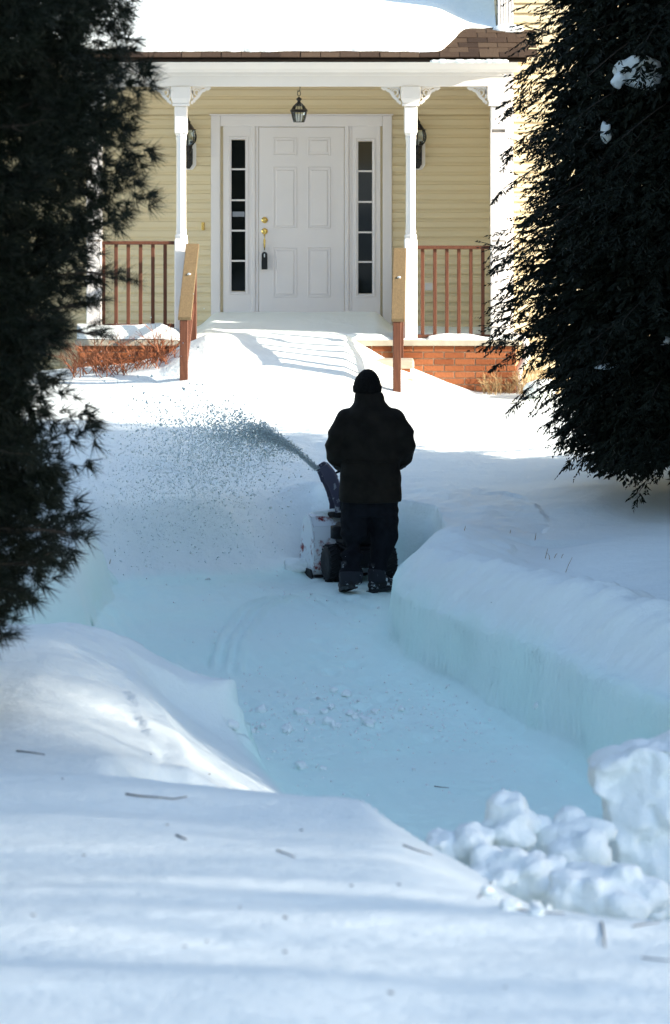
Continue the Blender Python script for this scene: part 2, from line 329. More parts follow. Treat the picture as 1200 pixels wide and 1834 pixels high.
def ground(x, y):
    x = np.asarray(x, float); y = np.asarray(y, float)
    # ridge of the road-side bank: nearer on the right
    yr = np.interp(x, [-3, -1.35, -.5, 0, .12, .2, .36, .8, 1.2, 3], [13.6, 13.5, 13.35, 13.05, 12.85, 12.55, 12.2, 11.6, 11.4, 11.4])
    prof = np.interp(y, [-60, 0, 7.5, 13, 15.0, 18, 20, 24, 27, 29, 31, 32.4, 34.2, 36, 60, 400], [2.1, 2.1, 1.70, 1.16, 1.0, .82, .74, .60, .52, .66, .93, 1.10, 1.12, 1.0, 1.0, 1.0])
    z = prof
    # bank lip drops behind the ridge line (in front of the path)
    past = np.clip(y - yr, 0, 3); fr = sstep((x + 1.0) / .5) * sstep((15.3 - y) / .5) * (y < 16)
    z = z - fr * np.minimum(past * 0.9, 0.75) * (x < 0.9) - (x >= 0.9) * fr * np.minimum(past * .3, .4)
    z = z - .05 * sstep((x + 1.0) / .9) * sstep((y - 10.5) / 2.0) * (y < 15)
    z = z - .33 * sstep((x - .10) / .9) * sstep((y - 9.2) / 2.2) * sstep((17.5 - y) / 3)
    z = z + .03 * np.exp(-((y - yr + .3) / .35) ** 2) * sstep((.35 - x) / .3) * (np.abs(x) < 4)
    # the near left mound
    z = z + .15 * np.exp(-(((x + 1.75) / .75) ** 2 + ((y - 18.35) / 1.3) ** 2)) - .27 * sstep((x + 1.55) / 1.0) * sstep((y - 14.2) / 1.6) * sstep((20.5 - y) / .6) * sstep((.9 - x) / .4)
    z = z + (fbm(x, y, .5, 171, 4) * .06) * np.exp(-(((x + 1.2) / .9) ** 2 + ((y - 18) / 1.6) ** 2))
    # field on the right climbs a little toward the hemlock
    z = z + np.clip(x - 1.6, 0, 4) * .07 * sstep((y - 20) / 3) * sstep((33 - y) / 3)
    # drift over the front steps
    lat = np.interp(x, [-4, -2.6, -2.1, -1.75, -1.55, -1.3, .10, .50, .8, 1.14, 1.43, 2.2], [1.2, 1.32, 1.36, 1.44, 1.56, 1.66, 1.66, 1.42, 1.31, 1.17, 1.07, 1.05])
    wgt = np.interp(y, [31.9, 32.4, 33.0, 33.5, 34.15], [0, .14, .40, .72, 1.0]); wgt = np.where(y > 34.22, 0, wgt)
    z = z * (1 - wgt) + lat * wgt
    z = np.where((y > 34.22) & (y < 37) & (np.abs(x) < 3.5), np.minimum(z, 1.0), z)
    # drifted texture
    rough = np.where(y > 34.0, .15, 1.0)
    z = z + rough * (fbm(x, y, 1.7, 11, 3) * .055 + fbm(x * .55, y, .42, 21, 3) * .020 + vnoise(x, y, .07, 31) * .004)
    z = z + fbm(x, y, .35, 77, 3) * .05 * np.exp(-((y - 29.9) / .9) ** 2) * sstep((-x + 1) / 1)
    # the cleared path
    m = (y > 14) & (y < 29.5) & (np.abs(x) < 5)
    d = np.full(x.shape, 9.0)
    if m.any(): d[m] = sd_path(x[m], y[m])
    ridge = (.20 - .10 * sstep((y - 22.3) / 1.2)) * np.exp(-((d - .42) / .34) ** 2) * sstep((27.2 - y) / 1.0) * (y > 16) * np.where(x < 0, .45, 1.0) * np.where((x < 0) & (y < 20), 0.0, 1.0)
    z = z + np.where(d > 0, ridge, 0) + np.where((d > 0) & (d < 1.0), fbm(x, y, .36, 41, 4) * .05, 0)
    # dark dip behind the long right bank
    z = z - .06 * np.exp(-((d - 1.15) / .3) ** 2) * (x > .3) * (y < 26)
    z = z + ((d > .06) & (d < .9) & (x > .3) & (y < 25.5)) * (fbm(x, y, .20, 141, 4) * .055 + fbm(x, y, .55, 151, 2) * .05)
    floor = .0 + fbm(x, y, .9, 51, 3) * .020 + fbm(x * 1.2, y * .7, .16, 61, 3) * .014 + vnoise(x, y, .05, 63) * .008 * (1 + 1.5 * np.exp(-((y - 21.3) / 1.0) ** 2))
    tx = np.interp(y, [22.5, 23.1, 24.4, 26.1, 26.9], [-.74, -.77, -.78, -.66, -.36])
    for off in (-.075, .02, .11):
        floor = floor + .042 * np.exp(-((x - tx - off) / .020) ** 2) * sstep((y - 22.9) / .5) * sstep((26.9 - y) / .4)
    for k_ in range(18):      # boot prints back along the path
        fy = 26.6 - k_ * .36; fx = float(np.interp(fy, [19.5, 22, 24, 26.6], [.62, .2, -.05, .22])) + (.10 if k_ % 2 else -.10)
        floor = floor - .028 * np.exp(-(((x - fx) / .055) ** 4 + ((y - fy) / .14) ** 4)) + .010 * np.exp(-(((x - fx) / .085) ** 2 + ((y - fy - .15) / .06) ** 2))
    sc1 = x + .21 * (y - 24)
    floor = floor + .007 * np.sin(sc1 * 46 + 2.2 * np.sin(y * .9)) * (.4 + fbm(x, y, .5, 161, 2)) 
    soft = sstep((y - 27.1) / .35) * sstep((.25 - x) / .5)
    right = sstep((x - .2) / .15) * sstep((27.5 - y) / .5)
    lip = np.exp(-(((x + .6) / .5) ** 2 + ((y - 19.5) / .6) ** 2))
    nz = fbm(x, y, .9, 71, 2) * .07 + lip * (fbm(x, y, .22, 75, 4) * .22 * sstep((y - 18.9) / .4) + vnoise(x, y, .06, 81) * .07 * sstep((y - 18.9) / .4))
    dd = d + nz * (1 - .3 * soft) + .02
    t1 = np.clip(dd / (.16 + .75 * soft + .70 * sstep((19.35 - y) / .5) * (x < .9)), 0, 1)
    left_p = np.where(soft > .5, sstep(t1), t1 ** .7)
    right_p = np.interp((dd - .06 * sstep((20.85 - y) / .12) * sstep((dd - .07) / .10)) * (1 + 1.1 * sstep((y - 22.6) / 1.6)), [0, .012, .05, .075, .26, .58, .75], [0, .06, .56, .62, .78, .97, 1.0])
    prof_w = left_p * (1 - right) + right_p * right
    inside = floor + .05 * np.exp(-(np.clip(-d, 0, 9) / .10) ** 2)
    return np.where(d < 1.2, inside * (1 - prof_w) + np.maximum(z, inside) * prof_w, z)

def lines(lo, hi, step, far):
    c = list(np.arange(lo, hi + 1e-6, step)); a = []; s = step; v = lo
    while v > far[0]: s *= 1.35; v -= s; a.append(v)
    b = []; s = step; v = c[-1]
    while v < far[1]: s *= 1.35; v += s; b.append(v)
    return np.array(a[::-1] + c + b)
gx = lines(-3.2, 3.4, .024, (-300, 300)); gy = lines(8.0, 34.8, .027, (-80, 500))
GX, GY = np.meshgrid(gx, gy); GZ = ground(GX, GY)
nx_, ny_ = len(gx), len(gy)
idx = np.arange(nx_ * ny_).reshape(ny_, nx_)
# roughen the steep cut faces sideways, so that they do not streak
gsx = np.gradient(GZ, gx, axis=1); gsy = np.gradient(GZ, gy, axis=0); steep = sstep((np.hypot(gsx, gsy) - .5) / 1.2) * (GY > 14) * (GY < 31)
GX0, GY0 = GX, GY
GX = GX + steep * (fbm(GY0 * .8, GZ * 1.3, .45, 301, 4) * .05); GY = GY + steep * (fbm(GX0 * .8, GZ * 1.3, .45, 311, 4) * .05)
quads = np.stack([idx[:-1, :-1], idx[:-1, 1:], idx[1:, 1:], idx[1:, :-1]], -1).reshape(-1, 4)
me = np_mesh('snow_ground', np.stack([GX, GY, GZ], -1).reshape(-1, 3), quads); me.shade_smooth()
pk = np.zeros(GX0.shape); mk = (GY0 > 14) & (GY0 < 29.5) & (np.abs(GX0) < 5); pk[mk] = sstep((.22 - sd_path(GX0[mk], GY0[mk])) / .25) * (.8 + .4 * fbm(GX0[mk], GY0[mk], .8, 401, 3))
pa = me.attributes.new('packed', 'FLOAT', 'POINT'); pa.data.foreach_set('value', np.clip(pk, 0, 1).astype(np.float32).ravel())  # mask for the path's trodden snow and its painted shade tint
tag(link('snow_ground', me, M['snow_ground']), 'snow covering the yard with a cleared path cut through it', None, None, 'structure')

def H(x, y): return float(ground(np.array([x]), np.array([y]))[0])
_row = {}
def at(px, py, lo=5.0, hi=36.0):
    """the point of the snow that shows at a photo pixel"""
    Y = np.linspace(lo, hi, 1500); X = (px - CX) / F * Y; Zr = CAMZ - (py - HZ) / F * Y
    hit = np.nonzero(ground(X, Y) >= Zr)[0]; i = hit[0] if len(hit) else len(Y) - 1
    return Vector((X[i], Y[i], float(ground(X[i:i + 1], Y[i:i + 1])[0])))

# ------------------------------------------------------------------ the house
def PX(px, d): return (px - CX) * d / F
def PZ(py, d): return CAMZ - (py - HZ) * d / F
WY = 36.0; CY = 34.27; FLOOR = 1.60
house = thing('house', 'cream clapboard house with white front door and columned porch', 'house', (-.4, 36, 1.0))

# walls, with every clapboard a piece of its own
def clapboards(parent, x0, x1, z0, z1, yface, h=.102):
    n = max(1, int(round((z1 - z0) / h))); h = (z1 - z0) / n
    key = ('board', round(x1 - x0, 4), round(h, 4))
    if key not in _cache:
        L = (x1 - x0) / 2
        prof = [(.012, -.002), (-.022, -.002), (-.024, .004), (-.019, h * .55), (-.007, h * .66), (-.002, h - .001), (.012, h - .001)]
        me = MB().poly_x([(y, z) for y, z in prof], -L, L).mesh(); me.materials.append(M['siding']); _cache[key] = me
    for k in range(n): link('siding_board', _cache[key], None, parent, ((x0 + x1) / 2, yface, z0 + k * h))
DX0, DX1 = PX(378, WY), PX(702, WY); DT = PZ(207, WY)
main_wall = MB().box(-7, 1.70, WY, WY + .15, .8, 5.0).build('main_wall', M['siding'], house)
clapboards(main_wall, -2.95, DX0 - .002, FLOOR, DT, WY - .0125)
clapboards(main_wall, DX1 + .002, 1.66, FLOOR, DT, WY - .0125)
clapboards(main_wall, -2.95, 1.66, DT + .012, 4.62, WY - .0125)
clapboards(main_wall, -7, -2.952, 1.2, 4.62, WY - .0125)
for a in (-7.06,): piece('corner_board', M['white'], main_wall, a, a + .08, WY - .03, WY + .12, .9, 4.6)
WX, WYF = 1.685, 34.42      # left corner and face of the wing
wing = MB().box(WX + .02, 7.5, WYF + .002, 42, .7, 8.0).build('wing_wall', M['siding'], house)
clapboards(wing, WX + .15, 7.5, 1.28, 8.0, WYF - .0105)
clapboards(wing, WX + .02, 7.5, 1.02, 1.18, WYF + .012, h=.16)
for k in range(6):          # fluted corner board
    piece('corner_board_flute', M['white'], wing, WX - .012 + k * .027, WX - .012 + k * .027 + .021, WYF - .035, WYF - .0125, 1.22, 8.0, .004)
piece('corner_board', M['white'], wing, WX - .014, WX + .150, WYF - .0125, WYF + .0015, 1.22, 8.0, .001)
piece('corner_board_return', M['white'], wing, WX, WX + .0195, WYF + .002, WYF + .14, 4.0, 8.0, .001)
for k in range(30):
    z = 4.75 + k * .102
    piece('side_siding_board', M['siding'], wing, WX + .004, WX + .0185, WYF + .142, 41.9, z, z + .098, .004)
for y0, y1 in ((WYF - .3, 38.2), (38.2, 42.2)): pass
gable = MB(); gable.add([(WX - .3, WYF - .3, 7.9), (7.8, WYF - .3, 7.9), (7.8, 38.2, 10.2), (WX - .3, 38.2, 10.2), (7.8, 42.3, 7.9), (WX - .3, 42.3, 7.9)], [(0, 1, 2, 3), (3, 2, 4, 5), (5, 4, 1, 0), (0, 3, 5), (1, 4, 2)])
gable.build('wing_roof', M['shingle'], house)

# brick porch base: mortar core and single bricks
PX0, PX1, PYF = -2.62, 1.845, 34.17
base = MB().box(PX0 + .012, PX1 - .012, PYF + .012, WY - .002, .7, FLOOR - .062).build('porch_base', M['mortar'], house)
rows = 9; ch = .0665
for r in range(rows):
    z1 = FLOOR - .064 - r * ch
    for side in (0, 1):
        x = PX1 if side == 0 else -1.30; end = .15 if side == 0 else PX0
        off = .0 if r % 2 == 0 else -.105
        first = True
        while x > end:
            w = .200 if not (first and r % 2) else .095
            x0 = max(x - w, end if side else x - w)
            if x - x0 > .03:
                j = random.uniform(-.0015, .0015)
                piece('brick', M['brick'], base, x0, x, PYF + j, PYF + .09 + j, z1 - .056, z1, .004)
            x -= w + .011; first = False
    for k in range(4):      # right flank of the base
        y0 = PYF + .095 + k * .211 + (0 if r % 2 else .1)
        piece('brick', M['brick'], base, PX1 - .09, PX1 - .001, y0, y0 + .2, z1 - .056, z1, .004)
slab = MB().box(PX0 - .03, PX1 + .035, PYF - .035, WY - .003, FLOOR - .06, FLOOR).build('porch_slab', M['concrete'], house, bevel=.008, seg=2)
for k, (y0, z1) in enumerate(((33.80, 1.42), (33.45, 1.25))):     # steps under the drift
    MB().box(-1.62, PX(742, y0), y0, 34.12, z1 - .09, z1).build('step', M['concrete'], house, bevel=.02, seg=2)
    MB().box(-1.58, PX(735, y0), y0 + .02, 34.12, .8, z1 - .09).build('step_riser', M['brick'], house)

# columns
def bracket_mesh():
    b = MB(); t0, t1 = -.016, .016
    b.ribbon([(0.006, -.178), (.012, -.155), (.030, -.150), (.036, -.128), (.056, -.118), (.075, -.098), (.092, -.070), (.112, -.046), (.135, -.040), (.150, -.022), (.172, -.026), (.192, -.014), (.200, -.006)],
             [.022, .026, .030, .030, .030, .030, .028, .026, .026, .028, .026, .022, .012], t0, t1)
    c = Vector((.062, -.056)); pts = []
    for i in range(40):
        a = R(200) - i / 39 * R(640); r = .050 - .036 * i / 39; pts.append((c.x + r * math.cos(a), c.y + r * math.sin(a)))
    b.ribbon(pts, .013, t0 + .002, t1 - .002)
    b.ribbon([(.02, -.12), (.012, -.09), (.010, -.05), (.014, -.012)], .016, t0 + .002, t1 - .002)
    b.ribbon([(.012, -.008), (.07, -.006), (.14, -.005), (.195, -.006)], .013, t0 + .003, t1 - .003)
    b.ribbon([(.098, -.012), (.112, -.026), (.128, -.030), (.142, -.020)], .010, t0 + .003, t1 - .003)
    me = b.mesh(); me.materials.append(M['white']); return me
BR = bracket_mesh()
BEAM_B = PZ(155, CY)
def column(x, wide=False, brackets=(-1, 1)):
    w = .066 if not wide else .078
    c = MB()
    # turned middle: octagonal shaft with rings at both ends
    if not wide:
        prof = [(.060, 2.62), (.064, 2.66), (.050, 2.68), (.056, 2.70), (.050, 2.73), (.049, 3.1), (.0475, 3.60), (.050, 3.64), (.056, 3.66), (.050, 3.68), (.062, 3.70), (.058, 3.72)]
        c.rings([(x, CY, z, r, r) for r, z in prof], 8)
    else:
        c.box(x - w, x + w, CY - w, CY + w, 2.60, 3.75)
    col = c.build('column', M['white'], house, auto=30, origin=(x, CY, FLOOR))
    piece('column_base', M['white'], col, x - w, x + w, CY - w, CY + w, FLOOR + .002, 2.63, .010)
    piece('column_top', M['white'], col, x - w, x + w, CY - w, CY + w, 3.705, PZ(190, CY), .010)
    piece('capital_ledge', M['white'], col, x - w - .022, x + w + .022, CY - w - .022, CY + w + .022, PZ(190, CY), PZ(185, CY), .005)
    k = MB(); zt, zb = BEAM_B + .0, PZ(185, CY); a, b = w + .012, w + .042
    k.rings([(x, CY, zb, a * 1.12, a * 1.12), (x, CY, zb + .04, b * 1.05, b * 1.05), (x, CY, zt - .001, b * 1.05, b * 1.05)], 4)
    kk = MB(); a0, b0 = w + .016, w + .034
    kk.add([(x - a0, CY - a0, zb), (x + a0, CY - a0, zb), (x + a0, CY + a0, zb), (x - a0, CY + a0, zb),
            (x - b0, CY - b0, zb + .05), (x + b0, CY - b0, zb + .05), (x + b0, CY + b0, zb + .05), (x - b0, CY + b0, zb + .05),
            (x - b0, CY - b0, zt), (x + b0, CY - b0, zt), (x + b0, CY + b0, zt), (x - b0, CY + b0, zt)],
           [(3, 2, 1, 0), (0, 1, 5, 4), (1, 2, 6, 5), (2, 3, 7, 6), (3, 0, 4, 7), (4, 5, 9, 8), (5, 6, 10, 9), (6, 7, 11, 10), (7, 4, 8, 11), (8, 9, 10, 11)])
    kk.build('capital', M['white'], col, bevel=.004)
    for s in brackets:
        o = link('bracket', BR, None, col, (x + s * (b0 + .001), CY, zt - .002)); o.scale = (s, 1, 1)
    return col
column(PX(324.5, CY)); column(PX(735.5, CY)); column(PX(892, CY), True, (-1,)); column(-2.46, True, (1,))

# beam, crown, ceiling
beam = MB().box(-2.62, 1.78, CY - .085, CY + .085, BEAM_B, 4.43).build('porch_beam', M['white'], house, bevel=.004)
piece('frieze_board', M['white'], beam, -2.66, 1.82, CY - .105, CY - .0855, BEAM_B + .11, 4.40, .004)
crown = MB().poly_x([(CY - .1055, 4.33), (CY - .125, 4.335), (CY - .14, 4.36), (CY - .20, 4.40), (CY - .235, 4.43), (CY - .235, 4.452), (CY - .1055, 4.452)], -2.72, 1.86).build('crown_moulding', M['white'], beam)
piece('drip_edge', M['eave_shade'], beam, -2.95, 1.93, CY - .50, CY - .47, 4.425, 4.468, .003)
piece('soffit', M['white'], beam, -2.92, 1.9, CY - .468, CY + .1, 4.4535, 4.466, .001)
piece('side_beam', M['white'], beam, 1.60, 1.68, CY + .0855, WY - .02, BEAM_B, 4.43, .003)
piece('side_beam', M['white'], beam, -2.52, -2.44, CY + .0855, WY - .02, BEAM_B, 4.43, .003)
MB().box(-2.9, 1.68, CY + .101, WY - .013, 4.435, 4.45).build('porch_ceiling', M['white'], house)

# roof plane and shingles
TAN = .466; EY, EZ = CY - .52, 4.475; ct, st = math.cos(math.atan(TAN)), math.sin(math.atan(TAN))
def rz(y): return EZ + (y - EY) * TAN
rf = MB()
rf.add([(-7.3, EY + .02, rz(EY + .02) - .004), (1.66, EY + .02, rz(EY + .02) - .004), (1.66, 41, rz(41) - .004), (-7.3, 41, rz(41) - .004),
        (-7.3, EY + .02, rz(EY) - .02), (1.66, EY + .02, rz(EY) - .02), (1.66, 41, rz(41) - .06), (-7.3, 41, rz(41) - .06)],
       [(0, 1, 2, 3), (7, 6, 5, 4), (0, 4, 5, 1), (1, 5, 6, 2), (2, 6, 7, 3), (3, 7, 4, 0)])
rf.add([(1.66, EY + .02, rz(EY + .02) - .004), (1.94, EY + .02, rz(EY + .02) - .004), (1.94, WYF - .04, rz(WYF - .04) - .004), (1.66, WYF - .04, rz(WYF - .04) - .004),
        (1.66, EY + .02, rz(EY) - .02), (1.94, EY + .02, rz(EY) - .02), (1.94, WYF - .04, rz(WYF - .04) - .06), (1.66, WYF - .04, rz(WYF - .04) - .06)],
       [(0, 1, 2, 3), (7, 6, 5, 4), (0, 4, 5, 1), (1, 5, 6, 2), (2, 6, 7, 3), (3, 7, 4, 0)])
roof = rf.build('roof', M['shingle'], house)
sh = MB().box(-.097, .097, 0, .21, 0, .009).mesh(bevel=.002); sh.materials.append(M['shingle'])
nsh = 0
for r in range(7):
    x = -2.95 + (r % 2) * .1
    while x < 1.93:
        if r < 2 or x > (.75 if r < 3 else 1.12):
            v = r * .125; y = EY - .03 + v * ct; z = rz(y) + .006 + (.0 if r else .003)
            if y + .2 < WYF - .03 or x < 1.6:
                o = link('shingle', sh, None, roof, (x + .1 + random.uniform(-.004, .004), y + random.uniform(-.006, .006), z), (math.atan(TAN) - .03, 0, random.uniform(-.012, .012)))
        x += .2
# snow lying on the roof
NU, NV = 260, 70
us = np.linspace(-7.2, 1.655, NU); vs = np.linspace(0, 1, NV) ** 1.6
U, Vv = np.meshgrid(us, vs)
ve = .10 + .03 * fbm(U, U * 0 + 3, .5, 5, 3) + .02 * vnoise(U, U * 0, .09, 6) + .62 * sstep((U - 1.02) / .36)
V2 = ve + Vv * (6.5 - ve)
thick = (.10 + .04 * fbm(U, V2, 1.3, 15, 3) + .03 * sstep((V2 - ve) / 1.0)) * (1 - np.exp(-(V2 - ve) / .055)) * (1 - .8 * sstep((U - .95) / .55) * sstep((1.6 - V2) / .8)) - .012 * (Vv <= 0)
yy = EY + V2 * ct - thick * st; zz = EZ + V2 * st + thick * ct + .012
idx = np.arange(NU * NV).reshape(NV, NU)
me = np_mesh('roof_snow', np.stack([U, yy, zz], -1).reshape(-1, 3), np.stack([idx[:-1, :-1], idx[:-1, 1:], idx[1:, 1:], idx[1:, :-1]], -1).reshape(-1, 4)); me.shade_smooth()
tag(link('roof_snow', me, M['snow']), 'thick white blanket of snow lying on the porch roof', 'snow')
def clod(c, size, seed, sub=3, lump=.35, flat=1.0):
    bm = bmesh.new(); bmesh.ops.create_icosphere(bm, subdivisions=sub, radius=1.0); rr = random.Random(seed)
    ph = [(Vector((rr.uniform(-1, 1), rr.uniform(-1, 1), rr.uniform(-1, 1))).normalized(), rr.uniform(1.5, 5), rr.uniform(0, 6)) for _ in range(9)]
    for v in bm.verts:
        d = v.co.normalized(); s = sum(math.sin(d.dot(a) * f + p) / (1 + .4 * f) for a, f, p in ph)
        s += .75 * mnoise.fractal(d * 1.9 + Vector((seed * 3.1, 0, 0)), 1.0, 2.0, 5)
        v.co = d * (1 + lump * .5 * s); v.co = Vector((v.co.x * size[0], v.co.y * size[1], v.co.z * size[2] * flat))
    me = bpy.data.meshes.new('clod'); bm.to_mesh(me); bm.free(); me.shade_smooth(); return me
tag(link('snow_patch', clod((0, 0, 0), (.13, .05, .05), 3), M['snow_clod'], None, (1.80, WYF - .07, rz(WYF - .07) + .02)), 'small heap of snow at the foot of the fluted corner board', 'snow')
ice = MB(); rr = random.Random(4)
xs = [PX(770, CY - .5) + i * .018 for i in range(45)]
vs_ = []; 
for i, x in enumerate(xs):
    e = 0.35 if i in (0, 44) else 1.0; h = (.020 + rr.uniform(-.005, .006)) * e
    vs_.append((x, CY - .53, 4.432, h))
ice.tube([(a, b, c) for a, b, c, h in vs_], [h for *_, h in vs_], 7)
tag(ice.build('ice_strip', M['snow_clod'], None, smooth=True), 'thin strip of crusted snow clinging under the roof edge at right', 'snow')

# front door unit
dfr = MB()
fy0, fy1 = WY - .05, WY - .0005
dfr.box(DX0, DX0 + .10, fy0, fy1, FLOOR, DT); dfr.box(DX1 - .10, DX1, fy0, fy1, FLOOR, DT); dfr.box(DX0 + .1005, DX1 - .1005, fy0 + .002, fy1, DT - .115, DT)
frame = dfr.build('door_frame', M['door'], house, bevel=.008, seg=2)
piece('head_cap', M['door'], frame, DX0 - .015, DX1 + .015, fy0 - .018, fy1 - .002, DT + .0005, DT + .018, .005)
SX0, SX1 = PX(464, WY), PX(616.5, WY); ST = PZ(228, WY)
for a, b in ((SX0 - .085, SX0 - .004), (SX1 + .004, SX1 + .085)):
    piece('jamb', M['door'], frame, a, a + .048, fy0 + .006, fy1 - .004, FLOOR, ST + .021, .008)
    piece('jamb', M['door'], frame, a + .0485, b, fy0 + .018, fy1 - .004, FLOOR, ST + .0205, .006)
piece('head_jamb', M['door'], frame, SX0 - .003, SX1 + .003, fy0 + .016, fy1 - .004, ST + .0035, ST + .021, .004)
piece('threshold', M['concrete'], frame, SX0 - .08, SX1 + .08, WY - .12, WY - .004, FLOOR + .001, PZ(571, WY), .006)
door = piece('door', M['door'], house, SX0, SX1, WY - .038, WY - .006, PZ(570, WY), ST, .004)
def panel(px0, px1, py0, py1):
    x0, x1, z1, z0 = PX(px0, WY), PX(px1, WY), PZ(py0, WY), PZ(py1, WY)
    y = WY - .0385
    for nm, a, b, c, d in (('panel_moulding', x0, x0 + .014, z0, z1), ('panel_moulding', x1 - .014, x1, z0, z1), ('panel_moulding', x0 + .0145, x1 - .0145, z1 - .014, z1), ('panel_moulding', x0 + .0145, x1 - .0145, z0, z0 + .014)):
        piece(nm, M['door'], door, a, b, y - .007, y, c, d, .004)
    piece('door_panel', M['door'], door, x0 + .034, x1 - .034, y - .009, y, z0 + .034, z1 - .034, .0085)
for a, b in ((489, 532), (551, 592)):
    panel(a, b, 246, 279); panel(a, b, 299, 409); panel(a, b, 443, 532)
hx = PX(474, WY); yd = WY - .039
def disc(name, m, parent, x, z, prof, y):
    b = MB(); b.lathe(prof, 20); b.v = [(x + a, y - c, z + bb) for a, bb, c in b.v]; return b.build(name, m, parent, auto=40)
disc('deadbolt', M['brass'], door, hx, PZ(394, WY), [(.034, 0), (.034, .008), (.026, .016), (.018, .020), (.010, .030), (.001, .031)], yd)
h = disc('door_handle', M['brass'], door, hx, PZ(414, WY), [(.034, 0), (.034, .006), (.026, .012), (.014, .020), (.014, .032), (.001, .033)], yd)
MB().tube([(hx, yd - .012, PZ(417, WY)), (hx, yd - .055, PZ(421, WY)), (hx, yd - .062, PZ(430, WY)), (hx, yd - .055, PZ(442, WY)), (hx, yd - .004, PZ(447, WY))], [.008, .010, .013, .010, .007], 10).build('grip', M['brass'], h, smooth=True)
MB().box(hx - .004, hx + .012, yd - .042, yd - .03, PZ(419, WY), PZ(416, WY)).build('thumb_latch', M['brass'], h)
lb = thing('lockbox', 'black key lockbox hanging from the brass door handle', 'lockbox', (hx, yd - .05, PZ(482, WY)))
z0, z1 = PZ(482, WY), PZ(450.5, WY); w = .031
ol = [(hx - w, z0), (hx + w, z0)] + [(hx + w * math.cos(a), z1 - w + w * math.sin(a)) for a in np.linspace(0, math.pi, 9)]
b = MB().poly_y(ol, yd - .068, yd - .030).build('case', M['lockbox'], lb, bevel=.003)
for k in range(5): piece('ridge', M['lockbox'], b, hx - .024 + k * .0105, hx - .018 + k * .0105, yd - .0715, yd - .0682, z0 + .01, z1 - .075, .001)
piece('dial', M['rim'], b, hx - .006, hx + .006, yd - .072, yd - .0682, z1 - .058, z1 - .02, .002)
MB().tube([(hx - .013, yd - .049, z1 - .01), (hx - .013, yd - .049, z1 + .03), (hx, yd - .049, z1 + .048), (hx + .013, yd - .049, z1 + .03), (hx + .013, yd - .049, z1 - .01)], .004, 8).build('shackle', M['rim'], lb, smooth=True)
def sidelight(cx, py0, py1, mun, sticker=None):
    x0, x1 = PX(cx - 12.5, WY), PX(cx + 12.5, WY); zt, zb = PZ(py0, WY), PZ(py1, WY)
    ox0, ox1 = PX(cx - 27, WY), PX(cx + 27, WY)
    ox0, ox1 = max(ox0, DX0 + .1005), min(ox1, DX1 - .1005)
    if cx < 540: ox1 = SX0 - .0855
    else: ox0 = SX1 + .0855
    s = MB(); ya, yb = WY - .035, WY - .002; top = DT - .1155
    s.box(ox0, x0, ya, yb, FLOOR, top); s.box(x1, ox1, ya, yb, FLOOR, top); s.box(x0, x1, ya, yb, FLOOR, zb); s.box(x0, x1, ya, yb, zt, top)
    sl = s.build('sidelight', M['door'], house)
    for a, b, c, d in ((x0 - .034, x0 - .014, zb - .034, zt + .034), (x1 + .014, x1 + .034, zb - .034, zt + .034), (x0 - .0135, x1 + .0135, zt + .014, zt + .034), (x0 - .0135, x1 + .0135, zb - .034, zb - .014)):
        piece('glazing_bead', M['door'], sl, a, b, ya - .009, ya - .0005, c, d, .004)
    edges = [zt] + [PZ(m, WY) for m in mun] + [zb]
    for i in range(len(edges) - 1):
        piece('pane', M['pane'], sl, x0 + .001, x1 - .001, WY - .020, WY - .012, edges[i + 1] + .007, edges[i] - .007, .0005)
    for z in edges[1:-1]: piece('muntin', M['door'], sl, x0 + .0005, x1 - .0005, WY - .030, WY - .008, z - .0095, z + .0095, .003)
    if sticker: piece('sticker', M['sticker'], sl, x0 + .012, x1 - .008, WY - .0225, WY - .0206, PZ(388, WY), PZ(379, WY), .0003)
sidelight(427, 250, 522, (303, 358.5, 413, 467), True); sidelight(654, 253, 526, (306.5, 361.5, 416, 469))
MB().box(PX(361, WY), PX(367, WY), WY - .045, WY - .03, PZ(412, WY), PZ(398, WY)).build('doorbell', M['brass'], house, bevel=.006, seg=2)
MB().box(PX(761, WY), PX(775, WY), WY - .05, WY - .029, PZ(520, WY), PZ(506, WY)).build('outlet_cover', M['white'], house, bevel=.006, seg=2)

# downspout beside the corner column
dy = WYF - .085; X = lambda p: PX(p, dy); Z = lambda p: PZ(p, dy)
sp = MB(); sp.tube([(X(906), dy, Z(135)), (X(906), dy, Z(400)), (X(906), dy, Z(565)), (X(907), dy - .01, Z(585)), (X(913), dy - .03, Z(598)), (X(924), dy - .05, Z(602)), (X(936), dy - .06, Z(605)), (X(943), dy - .06, Z(618)), (X(943), dy - .06, Z(634)), (X(936), dy - .06, Z(648)), (X(929), dy - .06, Z(658)), (X(928), dy - .06, Z(690)), (X(928), dy - .06, Z(720))], .040, 12)
ds = sp.build('downspout', M['white'], house, smooth=True)
for a in (-1, 0, 1): MB().tube([(X(906) + a * .022, dy - .034, Z(137)), (X(906) + a * .022, dy - .034, Z(560))], .007, 6).build('rib', M['white'], ds, smooth=True)

